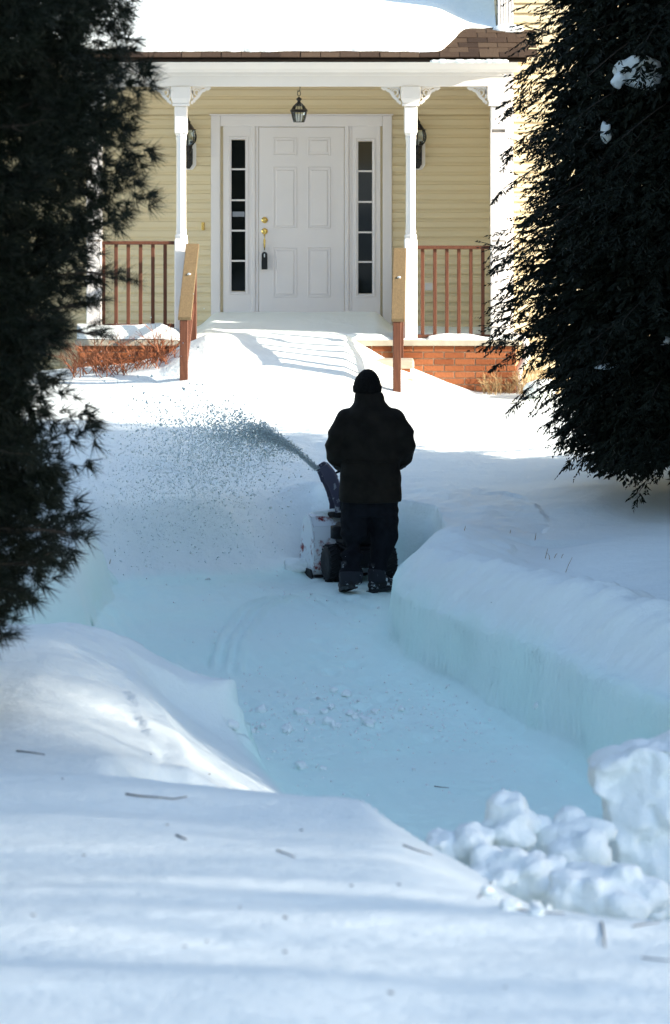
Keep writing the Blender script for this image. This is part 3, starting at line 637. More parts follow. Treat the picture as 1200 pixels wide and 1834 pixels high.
# porch snow: thin over the slab, drifted up against the door
px_ = np.linspace(PX0 - .01, PX1 + .02, 220); py_ = np.linspace(PYF - .03, WY - .02, 110)
GXp, GYp = np.meshgrid(px_, py_)
door_d = sstep((GXp + 1.50) / .25) * sstep((.66 - GXp) / .25)
hz = FLOOR + .034 + .022 * fbm(GXp, GYp, .5, 91, 3) + door_d * (.035 + .125 * sstep((GYp - 34.3) / 1.4))
hz = hz + .07 * sstep((-1.45 - GXp) / .2) * sstep((34.7 - GYp) / .3) + .025 * sstep((GXp - .95) / .2) * sstep((1.55 - GXp) / .2) * sstep((34.9 - GYp) / .3) + .05 * sstep((-1.6 - GXp) / .2) * sstep((34.75 - GYp) / .35)
edge = sstep((GYp - PYF + .045) / .05) * sstep((PX1 + .03 - GXp) / .05)
hz = FLOOR - .03 + (hz - FLOOR + .03) * edge
hz = np.where((GXp > .3) & (GXp < .95) & (GYp < 34.5), hz - .03 * (1 - door_d), hz)
idx = np.arange(220 * 110).reshape(110, 220)
me = np_mesh('porch_snow', np.stack([GXp, GYp, hz], -1).reshape(-1, 3), np.stack([idx[:-1, :-1], idx[:-1, 1:], idx[1:, 1:], idx[1:, :-1]], -1).reshape(-1, 4)); me.shade_smooth()
tag(link('porch_snow', me, M['snow']), 'drifted snow on the porch floor in front of the white door', 'snow')

# porch railings
def railing(label, x0, x1, pxs, ztop, zbot):
    t = thing('porch_railing', label, 'railing', ((x0 + x1) / 2, CY, FLOOR), group='railings between the porch columns')
    piece('top_rail', M['wood_red'], t, x0, x1, CY - .045, CY + .045, ztop - .034, ztop, .004)
    piece('bottom_rail', M['wood_red'], t, x0, x1, CY - .02, CY + .02, zbot - .035, zbot, .004)
    for p in pxs:
        x = PX(p, CY - .03); piece('baluster', M['wood_red'], t, x - .018, x + .018, CY - .018, CY + .018, zbot + .0005, ztop - .0345, .003)
railing('reddish brown porch railing left of the door, beside the pine', -2.38, PX(313, CY), (185, 207.5, 229.5, 251.5, 273.5, 295.5), PZ(432, CY), PZ(580, CY))
railing('reddish brown porch railing right of the door, above the brick base', PX(747, CY), PX(878, CY), (757, 779, 800.5, 822, 843.5, 865), PZ(440, CY), PZ(599, CY))

# stair handrails
def handrail(label, far, near, post_bot, dn, bal=True):
    df = 34.15
    A = Vector((PX(far[0], df), df, PZ(far[1], df))); B = Vector((PX(near[0], dn), dn, PZ(near[1], dn)))
    t = thing('stair_handrail', label, 'handrail', (B.x, B.y, PZ(post_bot, dn)), group='handrails of the front steps')
    d = (B - A).normalized(); s = Vector((1, 0, 0)); n = s.cross(d) * -1
    if n.z < 0: n = -n
    def beam_(name, a, b, hw, ht, m):
        vs = [p + s * (sx * hw) + n * (sz * ht) for p in (a, b) for sx, sz in ((-1, -1), (1, -1), (1, 1), (-1, 1))]
        return MB().add(vs, [(0, 1, 2, 3), (7, 6, 5, 4), (0, 4, 5, 1), (1, 5, 6, 2), (2, 6, 7, 3), (3, 7, 4, 0)]).build(name, m, t, bevel=.004)
    top = beam_('top_rail', A, B + d * .03, .066, .02, M['wood_top'])
    beam_('bottom_rail', A + Vector((0, 0, -.62)), B + Vector((0, .05, -.50)), .02, .03, M['wood_red'])
    hw = .039
    bx = PX(near[0] - 2, dn)
    piece('post', M['wood_red'], t, bx - hw, bx + hw, B.y - .01, B.y + .08, PZ(post_bot, dn) - .25, B.z - .026, .004)
    piece('post', M['wood_red'], t, A.x - hw, A.x + hw, A.y - .02, A.y + .07, FLOOR - .4, A.z - .05, .004)
    for k in range(1, 7):
        p = A.lerp(B, k / 7); q = p + Vector((0, 0, -.62 + .12 * k / 7))
        piece('baluster', M['wood_red'], t, p.x - .018, p.x + .018, p.y - .018, p.y + .018, q.z, p.z - .03, .003)
    o = link('snow_dab', clod((0, 0, 0), (.018, .03, .012), 5, 2), M['snow_clod'], t, A.lerp(B, .45) + Vector((0, 0, .028)))
handrail('weathered wooden handrail at the left of the snowed-in steps', (345, 439), (331, 568), 668, 32.9)
handrail('weathered wooden handrail at the right of the snowed-in steps', (716, 447), (713, 571), 698, 32.9)

# lanterns
def lantern(root, x, y, zc, s=1.0):
    """hexagonal glass cage centred at zc"""
    def ring(r, z0, z1, name, m): return MB().lathe([(r, z0), (r * 1.03, (z0 + z1) / 2), (r, z1)], 8, (x, y, zc)).build(name, m, root)
    band = MB().lathe([(.088 * s, -.012), (.102 * s, .0), (.094 * s, .016), (.07 * s, .02)], 12, (x, y, zc)).build('band', M['black_metal'], root)
    MB().lathe([(.058 * s, -.120 * s), (.075 * s, -.07 * s), (.086 * s, -.013)], 12, (x, y, zc)).build('glass_body', M['clear'], root)
    MB().lathe([(.084 * s, .0205), (.062 * s, .055 * s), (.03 * s, .085 * s)], 12, (x, y, zc)).build('glass_dome', M['clear'], root)
    for k in range(8):
        a = k * math.pi / 4 + .2; c, q = math.cos(a), math.sin(a)
        MB().tube([(x + .088 * s * c, y + .088 * s * q, zc - .012), (x + .077 * s * c, y + .077 * s * q, zc - .07 * s), (x + .060 * s * c, y + .060 * s * q, zc - .122 * s)], .0042 * s, 5).build('bar', M['black_metal'], root)
        MB().tube([(x + .086 * s * c, y + .086 * s * q, zc + .018), (x + .064 * s * c, y + .064 * s * q, zc + .055 * s), (x + .03 * s * c, y + .03 * s * q, zc + .088 * s)], .004 * s, 5).build('bar', M['black_metal'], root)
    MB().lathe([(.06 * s, -.128 * s), (.062 * s, -.12 * s), (.02 * s, -.118 * s), (.02 * s, -.1185 * s), (.012 * s, -.14 * s), (.004, -.15 * s)][:2] + [(.058 * s, -.119 * s)], 12, (x, y, zc)).build('bottom_ring', M['black_metal'], root)
    MB().lathe([(.004, .08 * s), (.034 * s, .084 * s), (.022 * s, .10 * s), (.016 * s, .115 * s), (.032 * s, .130 * s), (.030 * s, .142 * s), (.012 * s, .155 * s), (.004, .165 * s)], 12, (x, y, zc)).build('finial', M['black_metal'], root, smooth=True)
    for k in range(3):
        a = k * 2.1; MB().tube([(x + .015 * s * math.cos(a), y + .015 * s * math.sin(a), zc - .118 * s), (x + .015 * s * math.cos(a), y + .015 * s * math.sin(a), zc - .05 * s)], .006 * s, 6).build('candle', M['white'], root)
ly = 35.0
pl = thing('pendant_lantern', 'black glass pendant lantern hanging above the front door', 'lantern', (PX(535.5, ly), ly, PZ(225, ly)))
lx, lz = PX(535.5, ly), PZ(199, ly)
lantern(pl, lx, ly, lz, .92)
MB().tube([(lx, ly, 4.434), (lx, ly, lz + .29), (lx + .012, ly, lz + .25), (lx + .008, ly, lz + .215), (lx - .008, ly, lz + .205), (lx - .016, ly, lz + .215)], .0045, 6).build('hook', M['black_metal'], pl, smooth=True)
tr_ = MB()
for k in range(13): a = k / 12 * 2 * math.pi; 
tr_.tube([(lx + .016 * math.cos(k / 12 * 2 * math.pi), ly, lz + .185 + .028 * math.sin(k / 12 * 2 * math.pi)) for k in range(13)], .004, 6)
tr_.build('ring', M['black_metal'], pl, smooth=True)
MB().lathe([(.05, 0), (.05, .012), (.02, .02)], 14, (lx, ly, 4.413)).build('ceiling_cap', M['black_metal'], pl)
def wall_lantern(label, px):
    y = WY - .15; x = PX(px, y); zc = PZ(233, y)
    t = thing('wall_lantern', label, 'lantern', (x, WY, PZ(300, y)), group='wall lanterns beside the door')
    plate = [(x - .05, PZ(297, WY)), (x, PZ(305, WY)), (x + .075, PZ(298, WY)), (x + .085, PZ(292, WY)), (x + .085, PZ(252, WY)), (x - .085, PZ(252, WY)), (x - .085, PZ(292, WY))]
    plate = [(x - .088, PZ(258, WY)), (x - .088, PZ(296, WY)), (x - .05, PZ(304, WY)), (x + .05, PZ(304, WY)), (x + .088, PZ(296, WY)), (x + .088, PZ(258, WY)), (x + .05, PZ(250, WY)), (x - .05, PZ(250, WY))]
    MB().poly_y(plate, WY - .05, WY - .0295).build('mounting_block', M['white'], t, bevel=.004)
    bp = [(x - .05, PZ(294, WY)), (x - .02, PZ(302, WY)), (x + .02, PZ(302, WY)), (x + .05, PZ(294, WY)), (x + .052, PZ(266, WY)), (x - .052, PZ(266, WY))]
    MB().poly_y(bp, WY - .075, WY - .0505).build('back_plate', M['black_metal'], t, bevel=.005)
    MB().lathe([(.10, 0), (.075, .012), (.045, .055), (.03, .075), (.034, .09), (.018, .105), (.006, .15)], 10, (x, y, zc)).build('cap', M['black_metal'], t)
    MB().lathe([(.05, -.16), (.082, -.12), (.092, -.07), (.075, -.0005)], 10, (x, y, zc)).build('glass_body', M['clear'], t)
    for k in range(8):
        a = k * math.pi / 4; c, q = math.cos(a), math.sin(a)
        MB().tube([(x + r * c, y + r * q, zc + z) for r, z in ((.078, 0), (.094, -.06), (.094, -.08), (.084, -.12), (.05, -.165))], .005, 5).build('bar', M['black_metal'], t)
    MB().lathe([(.01, -.26), (.03, -.24), (.05, -.20), (.054, -.162), (.02, -.1615)], 10, (x, y, zc)).build('cup', M['black_metal'], t, smooth=True)
    MB().tube([(x, y, zc - .25), (x, y + .03, zc - .30), (x, WY - .07, zc - .30)], [.02, .03, .035], 8).build('arm', M['black_metal'], t)
wall_lantern('black wall lantern on white block half hidden by the left column', 336)
wall_lantern('black wall lantern on white block half hidden by the right column', 747.5)

# ------------------------------------------------------------------ trees
def norm(a): return a / (np.linalg.norm(a, axis=-1, keepdims=True) + 1e-9)
def blades(P, D, L, Wd, quad=False):
    """thin leaf faces: base P, direction D, length L, width Wd"""
    n = len(P); r = norm(rng.normal(size=(n, 3))); S = norm(np.cross(D, r)) * (np.asarray(Wd).reshape(-1, 1) * .5)
    T = P + D * np.asarray(L).reshape(-1, 1)
    if not quad:
        V = np.stack([P - S, P + S, T], 1).reshape(-1, 3); return V, np.arange(3 * n).reshape(-1, 3)
    Mi = P + D * np.asarray(L).reshape(-1, 1) * .45
    V = np.stack([P, Mi + S, T, Mi - S], 1).reshape(-1, 3); return V, np.arange(4 * n).reshape(-1, 4)

def pine_tree(loc, height, rfun, label, zmin):
    x0, y0, z0 = loc
    t = thing('pine_tree', label, 'tree', loc)
    MB().tube([(x0, y0, z0 - .3), (x0 + .02, y0, z0 + 1), (x0 - .02, y0 + .03, z0 + height * .5), (x0, y0, z0 + height)], [.17, .14, .09, .02], 10).build('trunk', M['bark'], t, smooth=True)
    br = MB(); TP = []; TD = []; FINE = []
    rr = random.Random(12); z = zmin
    while z < z0 + height - .3:
        for k in range(6):
            az = rr.uniform(0, 2 * math.pi); rmax = rfun(z) * rr.uniform(.74, 1.0)
            if rr.random() < .07: rmax *= 1.08
            if rmax < .2: continue
            out = Vector((math.cos(az), math.sin(az), 0)); side = Vector((-out.y, out.x, 0))
            el = rr.uniform(-.12, .18) if z < 2.2 else rr.uniform(.0, .3); n = max(5, int(rmax / .16)); pts = []
            bend = rr.uniform(-.15, .15)
            for i in range(n + 1):
                s = i / n; pts.append(Vector((x0, y0, z)) + out * (rmax * s) + side * (bend * s * s * rmax) + Vector((0, 0, rmax * (el * s - .16 * s * s + .10 * s ** 4))))
            br.tube(pts, [.018 * (1 - .8 * i / n) + .002 for i in range(n + 1)], 5, False)
            for i in range(1, n + 1):
                s = i / n
                if s < .22: continue
                for sg in (-1, 1) if i < n else (-1, 0, 1):
                    d = (out * (.75 if sg else 1.2) + side * sg * rr.uniform(.5, 1.0) + Vector((0, 0, rr.uniform(-.2, .35)))).normalized()
                    L = rr.uniform(.16, .34) * (1.15 - .5 * s); q = pts[i] + d * L + Vector((0, 0, -.03 * L))
                    br.tube([pts[i], pts[i].lerp(q, .5) + Vector((0, 0, -.01)), q], [.006, .004, .0025], 4, False)
                    m = max(2, int(L / .05))
                    for j in range(m):
                        f = .3 + .7 * (j + 1) / m; TP.append(pts[i].lerp(q, f)); TD.append(d)
        z += .115 if z < 5 else .22
    brm = br.build('branches', M['bark'], t, smooth=True)
    TP = np.array(TP); TD = np.array(TD)
    nf = 21000; fz = rng.uniform(zmin + .1, 5.6, nf); fa = rng.uniform(0, 2 * math.pi, nf)
    fr_ = np.array([rfun(q) for q in fz]) * np.sqrt(rng.uniform(.25, .86, nf)); lump = 1 + .07 * np.sin(fa * 5 + fz * 4) + .08 * np.sin(fa * 9 - fz * 7)
    fa[:14000] = rng.uniform(R(-115), R(25), 14000); fz[:14000] = rng.uniform(zmin + .1, 4.9, 14000)
    fr_ = np.array([rfun(q) for q in fz]) * np.sqrt(rng.uniform(.25, .86, nf)); lump = 1 + .07 * np.sin(fa * 5 + fz * 4) + .08 * np.sin(fa * 9 - fz * 7)
    FPt = np.stack([x0 + fr_ * lump * np.cos(fa), y0 + fr_ * lump * np.sin(fa), fz], 1)
    FD = norm(np.stack([np.cos(fa), np.sin(fa), rng.uniform(-.5, .3, nf)], 1) + .4 * rng.normal(size=(nf, 3)))
    nb = len(TP); TP = np.concatenate([TP, FPt]); TD = np.concatenate([TD, FD]); fill = np.arange(len(TP)) >= nb
    vis = (TP[:, 0] / TP[:, 1] > -.115) & (TP[:, 2] < 4.75)
    Vs, Fs, b = [], [], 0
    for mask, cnt, wd in ((vis & ~fill, 30, .0030), (vis & fill, 20, .0062), (~vis, 8, .012)):
        P = np.repeat(TP[mask], cnt, 0); D = np.repeat(TD[mask], cnt, 0)
        D = norm(D + .62 * rng.normal(size=D.shape) + np.array([0, 0, -.12])); P = P - D * .0 + rng.normal(size=P.shape) * .006
        V, Fc = blades(P, D, rng.uniform(.075, .12, len(P)), np.full(len(P), wd)); Vs.append(V); Fs.append(Fc + b); b += len(V)
    V = np.concatenate(Vs) - np.array(loc); me = np_mesh('needles', V, np.concatenate(Fs))
    o = link('crown', me, M['pine'], t, loc); return t
pine_r = lambda z: float(np.interp(z, [1.0, 1.3, 1.8, 2.1, 2.4, 2.7, 3.1, 3.5, 4.4, 6, 8, 10.5], [1.25, 1.55, 1.70, 1.76, 1.80, 1.78, 1.90, 2.05, 2.18, 2.0, 1.3, .2]))
pine_tree((-2.98, 16.0, .95), 9.6, pine_r, 'dark long-needled pine filling the left edge beside the path', 1.25)

def hemlock_tree(loc, height, rfun, label, zmin, seed):
    x0, y0, z0 = loc; rr = random.Random(seed)
    t = thing('hemlock_tree', label, 'tree', loc)
    MB().tube([(x0, y0, z0 - .4), (x0, y0, z0 + 1), (x0 + .03, y0, z0 + height * .5), (x0, y0, z0 + height)], [.20, .16, .10, .02], 10).build('trunk', M['bark'], t, smooth=True)
    br = MB(); SP, SQ, SD = [], [], []
    z = zmin
    while z < z0 + height - .15:
        for k in range(8):
            az = rr.uniform(0, 2 * math.pi); rmax = rfun(z) * rr.uniform(.72, 1.04)
            if rmax < .12: continue
            out = Vector((math.cos(az), math.sin(az), 0)); side = Vector((-out.y, out.x, 0))
            el = rr.uniform(.02, .28); droop = rr.uniform(.30, .50); n = max(4, int(rmax / .11)); pts = []; bend = rr.uniform(-.2, .2)
            for i in range(n + 1):
                s = i / n; pts.append(Vector((x0, y0, z)) + out * (rmax * s) + side * (bend * s * s * rmax) + Vector((0, 0, rmax * (el * s - droop * s * s))))
            br.tube(pts, [.014 * (1 - .85 * i / n) + .0015 for i in range(n + 1)], 4, False)
            for i in range(1, n + 1):
                s = i / n
                if s < .15: continue
                dd = (pts[i] - pts[i - 1]).normalized()
                for sg in (-1, 1, 0) if i == n else (-1, 1):
                    L = rr.uniform(.20, .38) * (1.12 - .62 * s)
                    d = (dd * .8 + side * sg * rr.uniform(.45, .95) + Vector((0, 0, rr.uniform(-.38, .05)))).normalized()
                    p = pts[i]; q = p + d * L + Vector((0, 0, -.16 * L))
                    SP.append(p); SQ.append(q); SD.append(d)
        z += .125 if z < z0 + 4.6 else .2
    SP, SQ = map(np.array, (SP, SQ))
    nf = 21000; fz = z0 + .42 + (height - .8) * rng.beta(1.0, 1.5, nf); fa = rng.uniform(0, 2 * math.pi, nf)
    lump = 1 + .09 * np.sin(fa * 4 + fz * 3.1) + .08 * np.sin(fa * 7 - fz * 6.3) + .05 * np.sin(fz * 15)
    fr_ = np.array([rfun(q) for q in fz]) * np.sqrt(rng.uniform(.10, .80, nf)) * lump
    FPt = np.stack([x0 + fr_ * np.cos(fa), y0 + fr_ * np.sin(fa), fz - .12 * fr_], 1)
    FD = norm(np.stack([np.cos(fa), np.sin(fa), rng.uniform(-1.1, -.2, nf)], 1) + .35 * rng.normal(size=(nf, 3)))
    SP = np.concatenate([SP, FPt]); SQ = np.concatenate([SQ, FPt + FD * rng.uniform(.14, .30, (nf, 1))]); n = len(SP)
    # stems of the sprays as hair-thin blades, then needles and side twiglets along them
    V0, F0 = blades(SP, norm(SQ - SP), np.linalg.norm(SQ - SP, axis=1), np.full(n, .006), True)
    cnt = 15; f = np.tile(np.linspace(.06, 1.0, cnt), n).reshape(n, cnt) + rng.uniform(-.03, .03, (n, cnt))
    P = (SP[:, None] + (SQ - SP)[:, None] * f[..., None]).reshape(-1, 3)
    D = np.repeat(norm(SQ - SP), cnt, 0); S = norm(np.cross(D, np.array([0, 0, 1.0]))) * np.where(np.arange(len(P)) % 2, 1, -1)[:, None]
    D = norm(D * .8 + S * rng.uniform(.3, 1.0, (len(P), 1)) + rng.normal(size=P.shape) * .22 + np.array([0, 0, -.22]))
    L = rng.uniform(.045, .085, len(P)) * (1.25 - .7 * f.ravel())
    inner = np.repeat(np.concatenate([np.zeros(n - nf), (fr_ < .78 * np.array([rfun(q) for q in fz])).astype(float)]), cnt)
    V1, F1 = blades(P, D, L * (1 + .6 * inner), rng.uniform(.011, .018, len(P)) * (1 + 1.3 * inner), True)
    V = np.concatenate([V0, V1]) - np.array(loc); me = np_mesh('hemlock_sprays', V, np.concatenate([F0, F1 + len(V0)]))
    br.build('branches', M['bark'], t, smooth=True)
    link('crown', me, M['hemlock'], t, loc); return t
hl = (3.28, 28.0, .72)
hem_r = lambda z: float(np.interp(z, [.8, 1.0, 1.4, 1.9, 2.4, 3.0, 3.6, 4.3, 5.0, 6.2, 8, 10.2], [1.05, 1.22, 1.50, 1.68, 1.92, 1.88, 1.80, 1.78, 1.66, 1.45, .9, .1]))
hem = hemlock_tree(hl, 9.4, hem_r, 'tall dark drooping evergreen rising from the snow at the right edge', 1.15, 5)

def copy_thing(root, loc, rotz, s, label, group=None):
    r = root.copy(); COL.objects.link(r); r.location = loc; r.rotation_euler = (0, 0, rotz); r.scale = (s[0], s[0], s[1]); r['label'] = label
    if group: r['group'] = group
    for ch in root.children:
        c = ch.copy(); COL.objects.link(c); c.parent = r
        for g in ch.children:
            d = g.copy(); COL.objects.link(d); d.parent = c
    return r
# the row of evergreens along the right of the drive, outside the frame, that shades the path
row = [(6.6, 24.6, 1.2, 1.1), (6.0, 21.2, 1.2, 1.1), (6.3, 17.9, 1.15, 1.1), (13.5, 21.5, 2.0, 1.25), (14.5, 18.2, 1.9, 1.3), (18.5, 19.0, 2.0, 1.5), (19.0, 16.4, 1.6, 1.5)]
nth = ['nearest', 'second', 'third', 'fourth', 'fifth', 'sixth', 'seventh', 'eighth', 'ninth']
for i, (x, y, s, sz) in enumerate(row):
    copy_thing(hem, (x, y, H(x, y)), i * 1.3, (s, sz), nth[i] + ' evergreen from the hemlock in the row along the right of the drive', 'row of evergreens beyond the right edge')
for i, (x, y, s, sz, lab) in enumerate([(-5.3, 22.0, 1.2, 1.1, 'unseen evergreen added against sky light, behind the pine left of the path'), (-5.4, 26.3, 1.2, 1.1, 'unseen evergreen added against sky light, left of the path toward the porch'), (-5.8, 11.0, 1.3, 1.2, 'unseen evergreen added against sky light, left of the near bank'), (-5.6, 7.0, 1.3, 1.2, 'unseen evergreen added against sky light, left of the road bank beside the viewer')]):  # unseen evergreens added to cut sky light on the path and near bank
    copy_thing(hem, (x, y, H(x, y)), i * 2.3 + 1, (s, sz), lab, 'unseen evergreens added to block sky light')
# unseen leafless trees, added so part of the sun reaches the near bank
def sun_screen_tree(loc, height, spread, label, seed):
    x0, y0, z0 = loc; rr = random.Random(seed); t = thing('sun_screen_tree', label, 'tree', loc, group='unseen leafless trees added to thin the sun')
    tk = MB(); lm = MB(); P = []; Dv = []; Ln = []
    tk.tube([(x0, y0, z0 - .3), (x0 + .05, y0, z0 + height * .3), (x0, y0 + .1, z0 + height * .62), (x0 + .1, y0, z0 + height)], [.13, .10, .07, .015], 9)
    tk.build('trunk', M['bark'], t, smooth=True)
    for k in range(80):
        z = z0 + height * rr.uniform(.06, .92); az = rr.uniform(0, 6.283); L = spread * rr.uniform(.6, 1.05) * (1.1 - .55 * (z - z0) / height)
        d = Vector((math.cos(az), math.sin(az), rr.uniform(.2, .8))).normalized(); p = Vector((x0, y0, z)); pts = [p]
        for i in range(6):
            p = p + d * (L / 6); pts.append(p); d = (d + Vector((rr.uniform(-.3, .3), rr.uniform(-.3, .3), rr.uniform(-.1, .25)))).normalized()
        lm.tube(pts, [.022 * (1 - .8 * i / 6) for i in range(7)], 5, False)
        for i in range(1, 7):
            for _ in range(TWIGS):
                e = (d + Vector((rr.uniform(-1, 1), rr.uniform(-1, 1), rr.uniform(-.5, 1)))).normalized(); q = pts[i] + Vector((rr.gauss(0, .8), rr.gauss(0, .8), rr.gauss(0, .8)))
                P.append(q); Dv.append(e); Ln.append(rr.uniform(.3, .8))
    lm.build('limbs', M['bark'], t, smooth=True)
    V, Fc = blades(np.array(P), np.array(Dv), np.array(Ln), rng.uniform(.012, .020, len(P)), True)
    link('crown', np_mesh('twigs', V - np.array(loc), Fc), M['bark'], t, loc); return t
TWIGS = 40
bt = sun_screen_tree((28.0, 5.6, 1.5), 16.5, 5.2, 'unseen leafless tree added to thin the sun, nearest the drive', 3)
for i, (x, y) in enumerate([(28.5, 1.0), (27.6, -3.6), (28.4, -8.0), (33.0, 8.0), (33.5, 3.0), (33.0, -2.0), (33.6, -7.0), (28.6, 10.2), (33.2, 12.6), (38.0, 6.6), (23.6, 5.6), (38.4, 1.2)]):
    copy_thing(bt, (x, y, 1.6), i * 1.1 + .7, (1.0 + .05 * (i % 3), 1.0 + .06 * (i % 2)), ['second', 'third', 'fourth', 'fifth', 'sixth', 'seventh', 'eighth', 'ninth', 'tenth', 'eleventh', 'twelfth', 'last'][i] + ' leafless tree from the drive, added unseen to thin the sun')

# snow caught on the hemlock
for k, (px, py, d, sz, lab) in enumerate([(1150, 128, 27.0, (.19, .13, .15), 'large blue-shaded clump of snow caught high on the hemlock branches'), (1108, 145, 26.95, (.06, .06, .07), 'small snow clump beside the large one on the hemlock'),
                                          (1086, 238, 26.95, (.045, .05, .09), 'narrow snow clump on the hemlock below the large one'), (1085, 657, 27.1, (.10, .07, .025), 'flat smear of snow on a low hemlock branch'), (1190, 610, 26.85, (.05, .05, .04), 'small snow clump at the right edge on the hemlock')]):
    tag(link('snow_clump', clod((0, 0, 0), sz, 20 + k), M['snow_clod'], None, (PX(px, d), d, PZ(py, d))), lab, 'snow', 'snow clumps on the hemlock')

# ------------------------------------------------------------------ snow blower
MBX, MBY = .20, 27.76
blower = thing('snow_blower', 'red two-stage snow blower crusted with snow, chute turned left', 'snow blower', (MBX, MBY, H(MBX, MBY) - .005), R(17), local=True)
def D_profile():
    return [(.60, .03), (.60, .10), (.585, .20), (.555, .33), (.52, .43), (.46, .495), (.38, .52), (.30, .50), (.235, .43), (.20, .32), (.19, .20), (.20, .09), (.24, .03)]
hs = MB(); prof = D_profile()
shell = prof[4:]
for (a, b) in zip(shell[:-1], shell[1:]):
    n_ = Vector((b[1] - a[1], -(b[0] - a[0]))).normalized() * .006
    hs.poly_x([a, b, (b[0] + n_.x, b[1] + n_.y), (a[0] + n_.x, a[1] + n_.y)], -.325, .325)
housing = hs.build('auger_housing', M['red_paint'], blower)
for s in (-1, 1):
    sp_ = MB().poly_x(prof, s * .333 - .007, s * .333 + .007).build('side_plate', M['red_paint'], housing, bevel=.003)
    sk = MB().poly_x([(.18, .0), (.56, .0), (.60, .025), (.60, .05), (.56, .075), (.22, .075), (.17, .03)], s * .352 - .008, s * .352 + .008).build('skid_shoe', M['machine'], housing, bevel=.003)
piece('scraper_bar', M['machine'], housing, -.32, .32, .20, .25, .012, .032, .003)
aug = MB(); aug.tube([(-.32, .42, .25), (.32, .42, .25)], .02, 8)
for s in (-1, 1):
    for r in range(2):
        pts = [(s * (.04 + .27 * i / 30), .42 + .17 * math.cos(i / 30 * 9 * s + r * math.pi), .25 + .17 * math.sin(i / 30 * 9 * s + r * math.pi)) for i in range(31)]
        aug.tube(pts, .016, 5)
aug.build('auger', M['red_bare'], blower, smooth=True)
sc_ = piece('snow_crust', M['snow_clod'], housing, 0, .01, .3, .31, .4, .41); bpy.data.objects.remove(sc_)
o = link('snow_crust', clod((0, 0, 0), (.32, .10, .045), 41, 4), M['snow_clod'], housing, (-.02, .36, .515))
for s in (-1, 1):
    x = s * .235
    w = MB(); w.lathe([(.085, -.055), (.125, -.06), (.148, -.045), (.153, -.02), (.153, .02), (.148, .045), (.125, .06), (.085, .055)], 28); w.v = [(x + c, a, b + .153) for a, b, c in w.v]
    wh = link('wheel', w.mesh(), M['rubber'], blower); wh.data.shade_smooth()
    rm = MB(); rm.lathe([(.01, -.03), (.08, -.035), (.092, -.052), (.094, .052), (.08, .035), (.01, .03)], 24); rm.v = [(x + c, a, b + .153) for a, b, c in rm.v]
    rim = rm.build('rim', M['rim'], wh, auto=40)
    tb = MB()
    for k in range(20):
        a = k * math.pi / 10
        for q in (-1, 1):
            p0 = Vector((x + q * .006, .150 * math.cos(a), .153 + .150 * math.sin(a))); a2 = a + .16
            p1 = Vector((x + q * .052, .148 * math.cos(a2), .153 + .148 * math.sin(a2))); tb.tube([p0, p1], .0095, 5)
    tb.build('tread', M['rubber'], wh)
MB().tube([(-.2, 0, .153), (.2, 0, .153)], .016, 8).build('axle', M['machine'], blower)
bd = MB(); bd.box(-.16, .16, -.16, .20, .12, .30); bd.box(-.11, .11, -.22, -.16, .14, .27)
bd.build('gear_case', M['machine'], blower, bevel=.02, seg=2)
en = MB(); en.box(-.17, .15, -.13, .14, .30, .48); en.box(-.13, .12, -.10, .11, .48, .54)
eng = en.build('engine', M['machine'], blower, bevel=.025, seg=2)
MB().lathe([(.02, .535), (.10, .54), (.105, .575), (.08, .60), (.01, .605)], 18, (-.01, 0, 0)).build('recoil_cover', M['machine'], eng, auto=40)
for k in range(6): piece('cooling_fin', M['machine'], eng, .152, .175, -.11 + k * .035, -.095 + k * .035, .32, .46, .002)
MB().rings([(-.20, -.02, .36, .05, .07), (-.20, -.02, .46, .05, .07)], 12).build('muffler', M['machine'], eng, smooth=True)
MB().tube([(.10, -.08, .54), (.10, -.08, .585)], .03, 10).build('fuel_cap', M['rim'], eng)
# chute
MB().lathe([(.10, .50), (.11, .515), (.11, .54), (.085, .545)], 20, (-.07, .30, 0)).build('chute_ring', M['machine'], blower)
def channel(pts, wd, dp, name, m, parent):
    """three-sided chute: back on the right/top, open to the lower left"""
    b = MB(); t = .006; pts = [Vector(p) for p in pts]; k = len(pts)
    outer, inner = [], []
    vs = []
    for i, p in enumerate(pts):
        d = (pts[min(i + 1, k - 1)] - pts[max(i - 1, 0)]).normalized(); y = Vector((0, 1, 0)); u = y.cross(d).normalized()
        if u.x < 0: u = -u
        wv = wd[i]; dv = dp[i]
        for (yy_, uu) in ((-wv, -dv), (-wv, dv * .6), (-wv * .7, dv), (wv * .7, dv), (wv, dv * .6), (wv, -dv), (wv - t, -dv), (wv - t, dv * .6 - t), (wv * .7 - t, dv - t), (-wv * .7 + t, dv - t), (-wv + t, dv * .6 - t), (-wv + t, -dv)):
            vs.append(p + y * yy_ + u * uu)
    fs = []
    for i in range(k - 1):
        for j in range(12): fs.append((i * 12 + j, i * 12 + (j + 1) % 12, i * 12 + 12 + (j + 1) % 12, i * 12 + 12 + j))
    fs += [tuple(range(12)), tuple((k - 1) * 12 + j for j in range(11, -1, -1))]
    return b.add(vs, fs).build(name, m, parent)
ch_ = channel([(-.07, .30, .53), (-.08, .30, .62), (-.115, .30, .72), (-.165, .30, .82)], [.085, .08, .075, .07], [.07, .065, .06, .055], 'chute', M['chute'], blower)
channel([(-.160, .30, .81), (-.19, .30, .87), (-.235, .30, .935)], [.076, .074, .07], [.062, .055, .045], 'deflector', M['chute'], ch_)
MB().tube([(-.12, .28, .865), (-.09, .26, .885), (.0, .20, .905)], [.008, .012, .014], 8).build('deflector_handle', M['machine'], ch_, smooth=True)
MB().ball((-.135, .30, .835), .022, 10).build('hinge_knob', M['machine'], ch_, smooth=True)
piece('gear_box', M['machine'], ch_, -.10, .02, .18, .26, .56, .70, .015)
